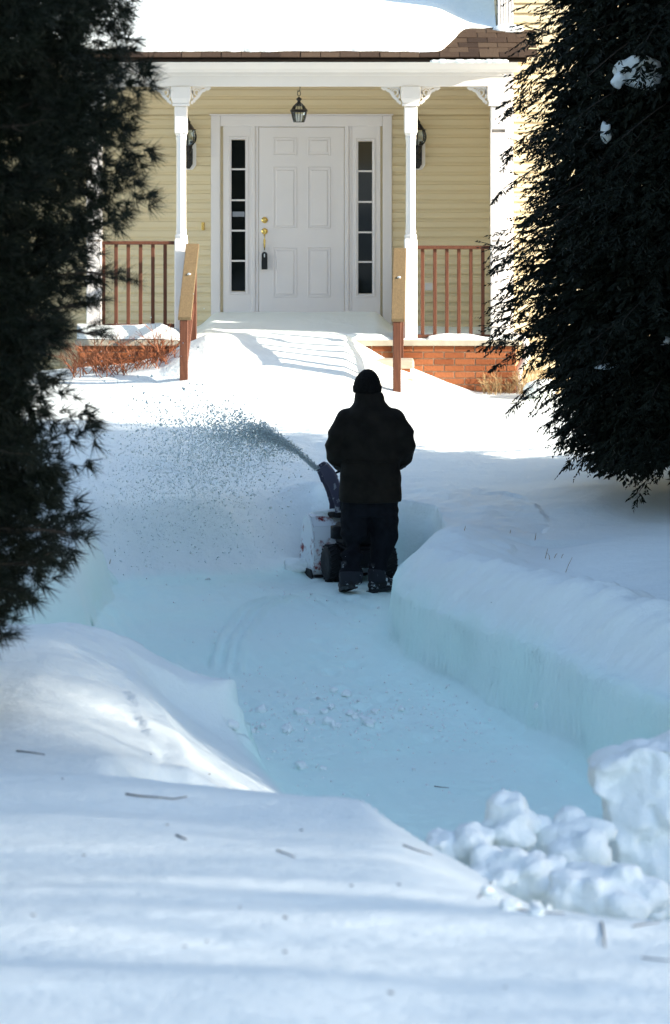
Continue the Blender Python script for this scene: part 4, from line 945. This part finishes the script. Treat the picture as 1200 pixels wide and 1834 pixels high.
# handlebars
for s in (-1, 1):
    hb = MB().tube([(s * .13, -.10, .28), (s * .14, -.20, .55), (s * .16, -.30, .84), (s * .185, -.36, .95), (s * .20, -.44, .985), (s * .20, -.58, 1.0)], .013, 8).build('handlebar', M['machine'], blower, smooth=True)
    MB().tube([(s * .20, -.45, .988), (s * .20, -.59, 1.002)], .018, 10).build('grip', M['lockbox'], hb, smooth=True)
    MB().tube([(s * .20, -.40, 1.01), (s * .20, -.50, 1.04), (s * .20, -.58, 1.035)], .007, 6).build('lever', M['machine'], hb, smooth=True)
piece('control_panel', M['machine'], blower, -.16, .16, -.40, -.30, .90, .93, .01)
MB().tube([(-.14, -.20, .56), (.14, -.20, .56)], .011, 8).build('cross_bar', M['machine'], blower)
tag(link('snow_spill', clod((0, 0, 0), (.11, .09, .07), 51, 4, .5), M['snow_clod'], None, (-.31, 28.05, H(-.31, 28.05) + .03)), 'loose snow heaped against the left side of the blower housing', 'snow')

# ------------------------------------------------------------------ person
PXX, PYY = .285, 27.02
gz = H(PXX, PYY)
person = thing('person', 'person in long black coat and knit hat pushing the snow blower, seen from behind', 'person', (PXX, PYY, gz), R(4), local=True)
def body_parts(mb, grow=0.0):
    g = grow
    mb.rings([(0, .0, .80, .16 + g, .11 + g), (0, .0, .95, .17 + g, .115 + g), (0, .0, 1.1, .16 + g, .11 + g), (0, .0, 1.3, .19 + g, .12 + g), (0, -.005, 1.42, .19 + g, .10 + g), (0, .005, 1.50, .10 + g, .07 + g), (0, .015, 1.58, .06 + g, .06 + g)], 20)
    return mb
bodym = MB(); body_parts(bodym)
HC = Vector((-.022, .045, 1.665))
bodym.tube([(0, .01, 1.46), (-.01, .02, 1.56), HC], [.068, .06, .06], 12)
bodym.ball(HC, .105, 16, (.76, .92, 1.13)); bodym.ball(HC + Vector((0, .03, -.055)), .07, 12, (.8, .9, 1.0))
bodym.tube([HC + Vector((0, .085, .025)), HC + Vector((0, .118, -.025)), HC + Vector((0, .092, -.035))], [.010, .015, .012], 8)
for s in (-1, 1):
    bodym.ball(HC + Vector((s * .080, -.005, -.01)), .026, 8, (.45, .8, 1.2))
    bodym.ball(HC + Vector((s * .03, .083, .024)), .018, 8, (1.3, .6, .5)); bodym.ball(HC + Vector((s * .032, .078, .0)), .013, 8)
    bodym.ball(HC + Vector((s * .035, .06, -.045)), .028, 8)
bodym.ball(HC + Vector((0, .088, -.066)), .018, 8, (1.5, .6, .4)); bodym.ball(HC + Vector((0, .088, -.077)), .017, 8, (1.3, .6, .4)); bodym.ball(HC + Vector((0, .078, -.108)), .022, 8)
ARM = {s: [Vector((s * .175, -.005, 1.40)), Vector((s * .268, -.02, 1.20)), Vector((s * .275, .03, 1.14)), Vector((s * .205, .22, 1.02))] for s in (-1, 1)}
LEG = {-1: [Vector((-.105, 0, .86)), Vector((-.125, .05, .46)), Vector((-.165, -.06, .14))], 1: [Vector((.105, 0, .86)), Vector((.125, .09, .44)), Vector((.075, .02, .11))]}
for s in (-1, 1):
    bodym.tube(ARM[s], [.06, .05, .045, .03], 12); bodym.tube(LEG[s], [.075, .05, .035], 12)
body = link('body', remeshed(bodym, .011, 3), M['skin'], person)
# coat: torso, hem, sleeves and turned-up collar as one surface
cm = MB()
cm.rings([(0.0, .0, .735, .250, .185), (0, 0, .78, .250, .185), (0, 0, .92, .247, .18), (0, 0, 1.05, .243, .172), (0, -.005, 1.16, .246, .17), (0, -.01, 1.27, .252, .165), (0, -.012, 1.36, .248, .155), (0, -.012, 1.43, .218, .140), (0, -.008, 1.49, .165, .12), (-.004, 0, 1.54, .122, .108), (-.008, .01, 1.575, .108, .100)], 28, power=2.5)
for s in (-1, 1):
    a = ARM[s]; cm.tube([a[0] + Vector((-s * .03, 0, .015)), a[0] + Vector((s * .015, -.01, -.02)), a[1] + Vector((0, -.01, .06)), a[1] + Vector((s * .005, 0, -.01)), a[2] + Vector((-s * .01, .03, -.05)), a[2].lerp(a[3], .6) + Vector((0, 0, -.035)), a[3] + Vector((0, .0, -.01))], [.085, .100, .095, .095, .088, .07, .058], 16)
    cm.ball(a[0] + Vector((s * .01, 0, -.005)), .095, 12)
cm.rings([(-.006, .0, 1.50, .130, .115), (-.008, .008, 1.57, .122, .112), (-.014, .018, 1.622, .108, .106)], 20)       # collar
cme = remeshed(cm, .014, 3)
for v in cme.vertices:       # folds and creases in the cloth
    x, y, z = v.co; k = .006 * math.sin(38 * z + 9 * x + 3 * math.sin(11 * x)) * (1 if z > .85 else .4) + .007 * math.sin(24 * x + 5 * math.sin(6 * z)) * (1 if z < 1.2 else .3)
    if y < 0 or abs(x) > .2: v.co.y += -k if y < 0 else k; v.co.x += k * .5 * (1 if x > 0 else -1)
coat = link('coat', cme, M['coat'], person)
MB().tube([(-.255, -.02, 1.075), (-.2, -.135, 1.07), (-.1, -.174, 1.068), (0, -.186, 1.067), (.1, -.174, 1.068), (.2, -.135, 1.07), (.255, -.02, 1.075)], .007, 6).build('waist_seam', M['coat'], coat, smooth=True)
# trousers
tm = MB()
tm.rings([(0, 0, .62, .21, .13), (0, 0, .75, .215, .14), (0, 0, .95, .20, .14)], 20)
tm.tube([(-.105, 0, .80), (-.118, .03, .60), (-.128, .055, .45), (-.145, .0, .30), (-.158, -.04, .18), (-.16, -.045, .09)], [.125, .122, .116, .106, .098, .094], 16)
tm.tube([(.10, 0, .80), (.115, .04, .60), (.122, .08, .44), (.09, .075, .30), (.062, .06, .18), (.056, .05, .08)], [.125, .118, .112, .088, .074, .070], 16)
tme = remeshed(tm, .013, 3)
for v in tme.vertices:
    x, y, z = v.co; k = .004 * math.sin(47 * z + 14 * x + 4 * math.sin(9 * z)) * (1.6 if z < .35 else 1); v.co.x += k * (1 if x > 0 else -1); v.co.y += k * .6 * (-1 if y < 0 else 1)
link('trousers', tme, M['trouser'], person)
for s, cx, cy, r in ((-1, -.160, -.047, .098), (1, .056, .05, .075)):
    cf = MB(); cf.rings([(cx, cy, .075, r * .92, r), (cx, cy, .11, r, r * 1.08), (cx, cy + .003, .15, r * 1.02, r * 1.08), (cx + .002, cy + .006, .19, r * .97, r)], 16)
    link('trouser_cuff', remeshed(cf, .012, 2), M['trouser_snow'], person)
# boots: sole, heel, toe and shaft
def boot(name, c, yaw, pitch):
    b = MB()
    b.rings([(0, .0, .10, .048, .055), (0, -.002, .16, .05, .055), (0, -.005, .22, .05, .052)], 16)
    b.rings([(0, .055, .012, .048, .135), (0, .055, .04, .050, .138), (0, .05, .075, .046, .12), (0, .02, .11, .044, .08), (0, .0, .14, .044, .055)], 20)
    b.ball((0, .135, .045), .05, 12, (.95, 1.0, .75)); b.ball((0, -.055, .045), .045, 12, (.95, .9, .9))
    so = MB(); so.rings([(0, .055, -.004, .050, .142), (0, .055, .018, .053, .146)], 20); so.box(-.04, .04, -.09, -.03, -.012, .0)
    o = link(name, remeshed(b, .010, 3), M['boot'], person, c, (pitch, 0, yaw)); s_ = link('sole', so.mesh(), M['lockbox'], o); s_.location = (0, 0, 0); return o
boot('boot', (-.175, -.075, .045), R(16), R(-16)); boot('boot', (.06, .05, .010), R(-50), 0)
# knit hat with a turned band
hm = MB(); c = HC
hm.rings([(c.x, c.y - .01, c.z - .045, .108, .118), (c.x, c.y - .008, c.z - .0, .114, .125), (c.x, c.y - .004, c.z + .03, .108, .12), (c.x + .002, c.y, c.z + .07, .092, .105), (c.x + .004, c.y + .002, c.z + .105, .066, .076), (c.x + .006, c.y + .004, c.z + .128, .036, .04), (c.x + .006, c.y + .004, c.z + .135, .01, .01)], 24)
hat = link('hat', remeshed(hm, .010, 2), M['hat'], person)
bm_ = MB(); bm_.rings([(c.x, c.y - .012, c.z - .055, .110, .121), (c.x, c.y - .012, c.z - .045, .117, .128), (c.x, c.y - .010, c.z - .005, .119, .130), (c.x, c.y - .008, c.z + .008, .113, .124)], 24, cap=False)
bm_.build('hat_band', M['hat'], hat, smooth=True)
# gloves closed round the grips: palm, four curled fingers, thumb
for s in (-1, 1):
    a = ARM[s][3]; g = MB(); gc = Vector((s * .205, .275, .985))
    g.rings([(a.x, a.y, a.z - .01, .035, .04), (gc.x, gc.y - .03, gc.z + .02, .042, .03), (gc.x, gc.y, gc.z + .018, .045, .022)], 12) if False else g.tube([a, gc + Vector((0, -.03, .025)), gc + Vector((0, .02, .022))], [.036, .040, .034], 12)
    for k in range(4):
        fx = gc.x - .034 + k * .0225; ln = (.9, 1.0, .97, .82)[k if s > 0 else 3 - k]
        g.tube([(fx, gc.y + .015, gc.z + .025), (fx, gc.y + .015 + .035 * ln, gc.z + .015), (fx, gc.y + .018 + .04 * ln, gc.z - .018), (fx, gc.y + .02, gc.z - .032)], [.0115, .011, .010, .009], 8)
    g.tube([(gc.x - s * .038, gc.y - .015, gc.z + .015), (gc.x - s * .052, gc.y + .005, gc.z - .008), (gc.x - s * .04, gc.y + .022, gc.z - .028)], [.013, .012, .010], 8)
    link('glove', remeshed(g, .005, 2), M['glove'], person)

# ------------------------------------------------------------------ thrown snow
N = 21000
p0 = np.array([-.155, 28.02, .90]); v0 = np.array([-2.75, .10, 2.75])
t = np.concatenate([rng.uniform(0, .18, 3400), rng.beta(1.4, 1.3, N - 3400) * .66 + .10]); n = len(t)
speed = np.concatenate([rng.normal(1, .03, 3400), 1 - np.abs(rng.normal(0, .21, N - 3400))])
clump = rng.normal(size=(70, 3)) * np.array([.22, .20, .26]); ci = rng.integers(0, 70, n)
jit = rng.normal(size=(n, 3)) * np.array([.12, .16, .12]) * (.45 + np.clip(t - .1, 0, 1)[:, None] * 3.0) + clump[ci] * np.clip(t - .12, 0, .5)[:, None] * 2.2
P = p0 + (v0 * speed[:, None] + jit * 2.0) * t[:, None] + np.array([0, 0, -4.9]) * (t ** 2)[:, None] + rng.normal(size=(n, 3)) * (.012 + .02 * np.clip(t, 0, .2)[:, None])
keep = P[:, 2] > ground(P[:, 0], P[:, 1]) + .02; P = P[keep]; t = t[keep]; n = len(P)
size = np.clip(rng.lognormal(math.log(.0046), .45, n), .0022, .020) * np.where(t < .2, .9, 1.0)
base_v = np.array([(1, 0, -.4), (-.5, .87, -.4), (-.5, -.87, -.4), (0, 0, 1)])
A = rng.normal(size=(n, 3, 3)); Q, _ = np.linalg.qr(A)
st_ = np.ones((n, 1, 3)); st_[:, 0, 0] = rng.uniform(.6, 2.2, n)
V = np.einsum('nij,nkj->nki', Q, base_v[None] * st_) * size[:, None, None] + P[:, None]
Fc = (np.array([(0, 2, 1), (0, 1, 3), (1, 2, 3), (2, 0, 3)])[None] + 4 * np.arange(n)[:, None, None]).reshape(-1, 3)
me = np_mesh('thrown_snow', V.reshape(-1, 3), Fc); 
tag(link('thrown_snow', me, M['spray']), 'spray of thrown snow arcing left from the blower chute', 'snow', None, 'stuff')

mm, nt_, n_, l_, p_ = _mat('snow_mist'); n_.remove(p_)
vol = n_.new('ShaderNodeVolumePrincipled'); vol.inputs['Color'].default_value = (.985, .995, 1.0, 1); vol.inputs['Density'].default_value = .30; vol.inputs['Anisotropy'].default_value = .2
l_.new(vol.outputs[0], n_['Material Output'].inputs['Volume'])
ms_ = MB(); ms_.ball((-1.25, 28.25, .95), 1.0, 24, (.95, .55, .50)); ms_.ball((-.65, 28.2, .95), 1.0, 20, (.55, .35, .34)); ms_.ball((-1.5, 28.3, .75), 1.0, 20, (.8, .6, .42))
tag(link('snow_mist', remeshed(ms_, .06, 6), mm), 'pale mist of powder snow hanging under the thrown spray', 'mist', None, 'stuff')

# ------------------------------------------------------------------ shrubs at the house
def twig_shrub(name, label, cat, c, spread, hgt, n, m, rad, seed, lean=.5):
    rr = random.Random(seed); t = thing(name, label, cat, c)
    st = MB(); tw = MB()
    for k in range(n):
        x = c[0] + rr.uniform(-spread[0], spread[0]); y = c[1] + rr.uniform(-spread[1], spread[1]); z = min(H(x, y), c[2] + .1) - .03
        d = Vector((rr.uniform(-lean, lean), rr.uniform(-lean, lean), 1)).normalized(); L = hgt * rr.uniform(.55, 1.1)
        pts = [Vector((x, y, z))]
        for i in range(4):
            pts.append(pts[-1] + d * (L / 4)); d = (d + Vector((rr.uniform(-.35, .35), rr.uniform(-.35, .35), rr.uniform(-.25, .15)))).normalized()
        st.tube(pts, [rad, rad * .85, rad * .7, rad * .5, rad * .25], 4, False)
        for i in (1, 2, 3):
            for _ in range(2):
                e = (d + Vector((rr.uniform(-1, 1), rr.uniform(-1, 1), rr.uniform(-.2, .8)))).normalized() * (L * rr.uniform(.15, .4))
                tw.tube([pts[i], pts[i] + e * .5 + Vector((rr.uniform(-.01, .01), 0, 0)), pts[i] + e], [rad * .55, rad * .45, rad * .2], 3, False)
    st.build('stems', m, t); tw.build('twigs', m, t)
twig_shrub('red_twig_shrub', 'bare red-brown twiggy shrub in front of the left porch railing', 'shrub', (-2.14, 33.72, 1.30), (.54, .24), .46, 115, M['twig_red'], .0052, 3, .95)
twig_shrub('dry_shrub', 'dry tan brush at the brick corner under the downspout', 'shrub', (1.72, 34.02, 1.10), (.22, .10), .26, 55, M['twig_dry'], .004, 8)
twig_shrub('dry_shrub', 'dry tan brush beside the wing wall behind the hemlock', 'shrub', (2.10, 34.0, 1.10), (.20, .20), .30, 50, M['twig_dry'], .004, 9)
tag(link('snow_mound', clod((0, 0, 0), (.17, .16, .10), 61, 4, .25), M['snow'], None, (PX(968, 33.6), 33.6, 1.15)), 'rounded snow mound at the foot of the wing wall', 'snow')

# ------------------------------------------------------------------ blocks and lumps of ploughed snow in front
def crumbly(size, seed, voxel=.013, k=26):
    """a broken clod: many grains of packed snow grown together"""
    rr = random.Random(seed); b = MB(); b.ball((0, 0, 0), 1.0, 16, (size[0] * .80, size[1] * .80, size[2] * .80))
    for _ in range(k):
        d = Vector((rr.gauss(0, 1), rr.gauss(0, 1), rr.gauss(0, 1))).normalized(); r = min(size) * rr.uniform(.28, .60)
        b.ball((d.x * size[0] * .80, d.y * size[1] * .80, d.z * size[2] * .80), r, 10, (rr.uniform(.8, 1.3), rr.uniform(.8, 1.3), rr.uniform(.7, 1.1)))
    me = remeshed(b, voxel, 9)
    for v in me.vertices:
        q = v.co * 14 + Vector((seed, 0, 0)); v.co += v.normal * (.012 * mnoise.fractal(q, 1.0, 2.0, 4) + .006 * mnoise.noise(v.co * 45))
    return me
def block(name, label, px, py, d, size, seed, lump=.4, sub=4, rot=0, group='ploughed snow lumps by the road'):
    z = PZ(py, d)
    o = link(name, crumbly(size, seed), M['snow_clod'], None, (PX(px, d), d, z), (0, 0, rot)); return tag(o, label, 'snow', group)
# the big broken block at the right edge, with an overhanging lip
bb = MB()
ol = [(1.06, .55), (1.05, .80), (1.062, 1.00), (1.045, 1.04), (1.045, 1.082), (1.010, 1.108), (.985, 1.126), (1.005, 1.150), (.985, 1.178), (1.02, 1.212), (1.07, 1.236), (1.12, 1.242), (1.16, 1.268), (1.25, 1.275), (1.34, 1.305), (1.5, 1.34), (1.9, 1.36), (2.2, 1.2), (2.2, .5)]
bb.poly_y(ol[::1], 12.75, 13.25)
bme = bb.mesh(); ob = bpy.data.objects.new('tmp', bme); COL.objects.link(ob)
md = ob.modifiers.new('r', 'REMESH'); md.mode = 'VOXEL'; md.voxel_size = .013
ms = ob.modifiers.new('s', 'SMOOTH'); ms.iterations = 3
bme = bpy.data.meshes.new_from_object(ob.evaluated_get(bpy.context.evaluated_depsgraph_get())); bpy.data.objects.remove(ob); bme.shade_smooth()
co = np.empty(len(bme.vertices) * 3, np.float32); bme.vertices.foreach_get('co', co); co = co.reshape(-1, 3)
fac = fbm(co[:, 0] + co[:, 1], co[:, 2] * 1.3, .22, 201, 4)
co[:, 1] += fac * .16 + fbm(co[:, 0], co[:, 2], .06, 231, 3) * .03 - .10 * (1.25 - co[:, 2]); co[:, 0] += fbm(co[:, 1], co[:, 2], .12, 211, 3) * .03; co[:, 2] += fbm(co[:, 0], co[:, 1], .18, 221, 4) * .06 - .5 * np.clip(co[:, 1] - 12.95, 0, 1) ** 2 * (co[:, 2] > 1.0) + .06 * (co[:, 2] > .9)
bme.vertices.foreach_set('co', co.ravel()); bme.update()
tag(link('snow_block', bme, M['snow_clod']), 'large broken block of snow with a ragged overhanging lip at the right edge', 'snow', 'ploughed snow lumps by the road')
block('snow_lump', 'tall crumbly snow lump standing highest left of the big block', 915, 1500, 12.6, (.105, .12, .175), 71)
block('snow_lump', 'low knobbly snow lump at the left end of the ploughed lumps', 798, 1518, 12.5, (.080, .10, .060), 72)
block('snow_lump', 'small snow lump between the low knobbly one and the tall one', 850, 1512, 12.5, (.085, .10, .072), 73)
block('snow_lump', 'broad snow lump between the tall crumbly lump and the big block', 1030, 1545, 12.6, (.150, .16, .20), 74)
block('snow_lump', 'wide snow heap sloping down below the tall crumbly lump', 915, 1575, 12.3, (.23, .2, .115), 75)
block('snow_lump', 'sloping snow heap at the foot of the big block', 1075, 1600, 12.1, (.24, .22, .12), 76)
block('snow_lump', 'fist-sized snow clod in the notch beside the tall crumbly lump', 972, 1478, 12.65, (.040, .045, .035), 77)
rr = random.Random(91)
for k in range(14):
    px, py = rr.uniform(860, 1120), rr.uniform(1570, 1640); p = at(px, py, 9, 13.5); s_ = rr.choice([.010, .014, .02, .03])
    o = link('snow_clod', crumbly((s_, s_, s_ * .8), 300 + k, max(.004, s_ * .2), 8), M['snow_clod'], None, (p.x, p.y, p.z + s_ * .3))
    tag(o, 'small clod of snow fallen at the foot of the ploughed lumps', 'snow', 'small clods below the ploughed lumps')
# crumbs spilled on the path
rr = random.Random(19)
for k in range(46):
    if k < 30: px, py = rr.gauss(650, 38), rr.gauss(1282, 22)
    elif k < 38: px, py = rr.gauss(480, 28), rr.gauss(1292, 22)
    else: px, py = rr.uniform(520, 980), rr.uniform(1240, 1440)
    p = at(px, py, 15, 30); s = rr.choice([.012, .018, .025, .035, .05]) * rr.uniform(.8, 1.1)
    o = link('snow_crumb', crumbly((s, s, s * .7), 100 + k, max(.004, s * .2), 9), M['snow_clod'], None, (p.x, p.y, p.z + s * .35))
    tag(o, 'small crumb of snow lying on the cleared path', 'snow', 'snow crumbs on the path')

# fine snow grit over the path
n = 1300; gxp = rng.normal(.1, .75, n); gyp = rng.uniform(18.5, 27.2, n); gyp[:800] = rng.normal(21.2, .8, 800)
ok = sd_path(gxp, gyp) < -.08; gxp, gyp = gxp[ok], gyp[ok]; n = len(gxp); gzp = ground(gxp, gyp)
size = np.clip(rng.lognormal(math.log(.0055), .5, n), .003, .018); Q, _ = np.linalg.qr(rng.normal(size=(n, 3, 3)))
oct_v = np.array([(1, 0, 0), (-1, 0, 0), (0, 1, 0), (0, -1, 0), (0, 0, 1), (0, 0, -1)]) * 1.0
V = np.einsum('nij,nkj->nki', Q, oct_v[None] * rng.uniform(.6, 1.3, (n, 6, 1))) * size[:, None, None] + np.stack([gxp, gyp, gzp + size * .3], 1)[:, None]
of = np.array([(0, 2, 4), (2, 1, 4), (1, 3, 4), (3, 0, 4), (2, 0, 5), (1, 2, 5), (3, 1, 5), (0, 3, 5)])
me = np_mesh('snow_grit', V.reshape(-1, 3), (of[None] + 6 * np.arange(n)[:, None, None]).reshape(-1, 3)); me.shade_smooth()
tag(link('snow_grit', me, M['snow_clod']), 'fine snow grit scattered over the cleared path', 'snow', None, 'stuff')

# ------------------------------------------------------------------ fallen twigs and dry stems
def twig(px, py, pts, rad, label, m=M['twig_dark'], name='fallen_twig', cat='twig'):
    p = at(px, py, 5.5, 34)
    W3 = []
    for (dx, dy) in pts:
        q = at(px + dx, py + dy, 5.5, 34); W3.append(q + Vector((0, 0, rad * .7)))
    b = MB().tube(W3, [rad * .75 * (1 - .5 * i / (len(W3) - 1)) for i in range(len(W3))], 6)
    o = b.build(name, m, None, smooth=True, origin=tuple(p)); return tag(o, label, cat, 'twigs lying on the snow' if name == 'fallen_twig' else None)
TW = [(280, 1430, [(-55, -5), (-30, -1), (0, 1), (30, 3), (55, -1)], .0055, 'longest dark twig lying on the left of the near snow'),
      (55, 1349, [(-25, -2), (0, 0), (25, 4)], .005, 'dark twig near the left edge under the mound'),
      (748, 1524, [(-26, -9), (0, 1), (26, 9)], .004, 'dark twig on the lip left of the snow lumps'),
      (955, 1632, [(-55, -12), (-20, 0), (20, 5), (56, 6)], .004, 'long curved twig below the snow lumps'),
      (1040, 1612, [(-22, -10), (0, 2), (26, 11)], .004, 'short dark twig above the long curved twig, right of it'),
      (1120, 1625, [(-20, 1), (0, 0), (20, -3)], .004, 'level twig at the foot of the big snow block'),
      (1170, 1604, [(-18, 1), (0, 0), (25, 1)], .004, 'thin twig close under the big block at the right edge'),
      (1081, 1682, [(-4, -28), (0, -8), (2, 16)], .004, 'upright twig stuck in the snow at lower right'),
      (1155, 1657, [(-22, 4), (0, 0), (28, -4)], .003, 'thin twig right of the upright twig'),
      (1175, 1720, [(-25, -3), (0, 0), (25, 3)], .003, 'pale thin twig at the lower right edge'),
      (512, 1530, [(-16, -6), (0, 0), (16, 7)], .0035, 'short thin twig in the middle of the near snow'),
      (325, 1502, [(-9, -4), (0, 0), (9, 4)], .005, 'short stubby twig below the longest twig'),
      (870, 1595, [(-14, 14), (0, 0), (10, -14)], .003, 'faint slanting twig left of the long curved twig'),
      (790, 1411, [(-12, -1), (0, 0), (14, 2)], .004, 'tiny twig lying on the blue path')]
for a in TW: twig(*a)
rr = random.Random(33)
bits = [(112, 1395), (150, 1532), (300, 1478), (540, 1487), (630, 1587), (715, 1585), (430, 1627), (510, 1645), (370, 1688), (330, 1697), (510, 1708), (270, 1352), (375, 1388), (60, 1640), (925, 1545), (905, 1770), (700, 1780), (880, 1080)]
for px, py in bits:
    p = at(px, py, 5.5, 34); s = rr.uniform(.003, .006)
    o = link('bark_flake', clod((0, 0, 0), (s * 1.5, s, s * .5), int(px), 1, .5), M['twig_dark'], None, (p.x, p.y, p.z + s * .2), (0, 0, rr.uniform(0, 3)))
    tag(o, 'small dark flake of bark dropped on the snow', 'bark flake', 'bark flakes on the snow')
stems = [(957, 968, 3, -14), (975, 1000, 6, -18), (985, 1002, -5, -12), (990, 1000, 8, -9), (1010, 1026, 14, -26), (1003, 1000, 6, -8), (830, 950, 4, -8), (912, 955, 3, -7), (195, 1010, 4, -9), (60, 1070, 5, -10)]
for i, (px, py, dx, dy) in enumerate(stems):
    p = at(px, py, 18, 33); q = p + Vector((dx / 235, rr.uniform(-.02, .02), -dy / 235))
    o = MB().tube([p - Vector((0, 0, .03)), p.lerp(q, .5) + Vector((.004, 0, .004)), q], [.003, .0025, .0012], 4).build('dry_grass', M['twig_dry'], None, origin=tuple(p))
    tag(o, 'thin dry grass stem poking up through the shaded snow', 'grass stem', 'dry stems in the snow', 'thing')
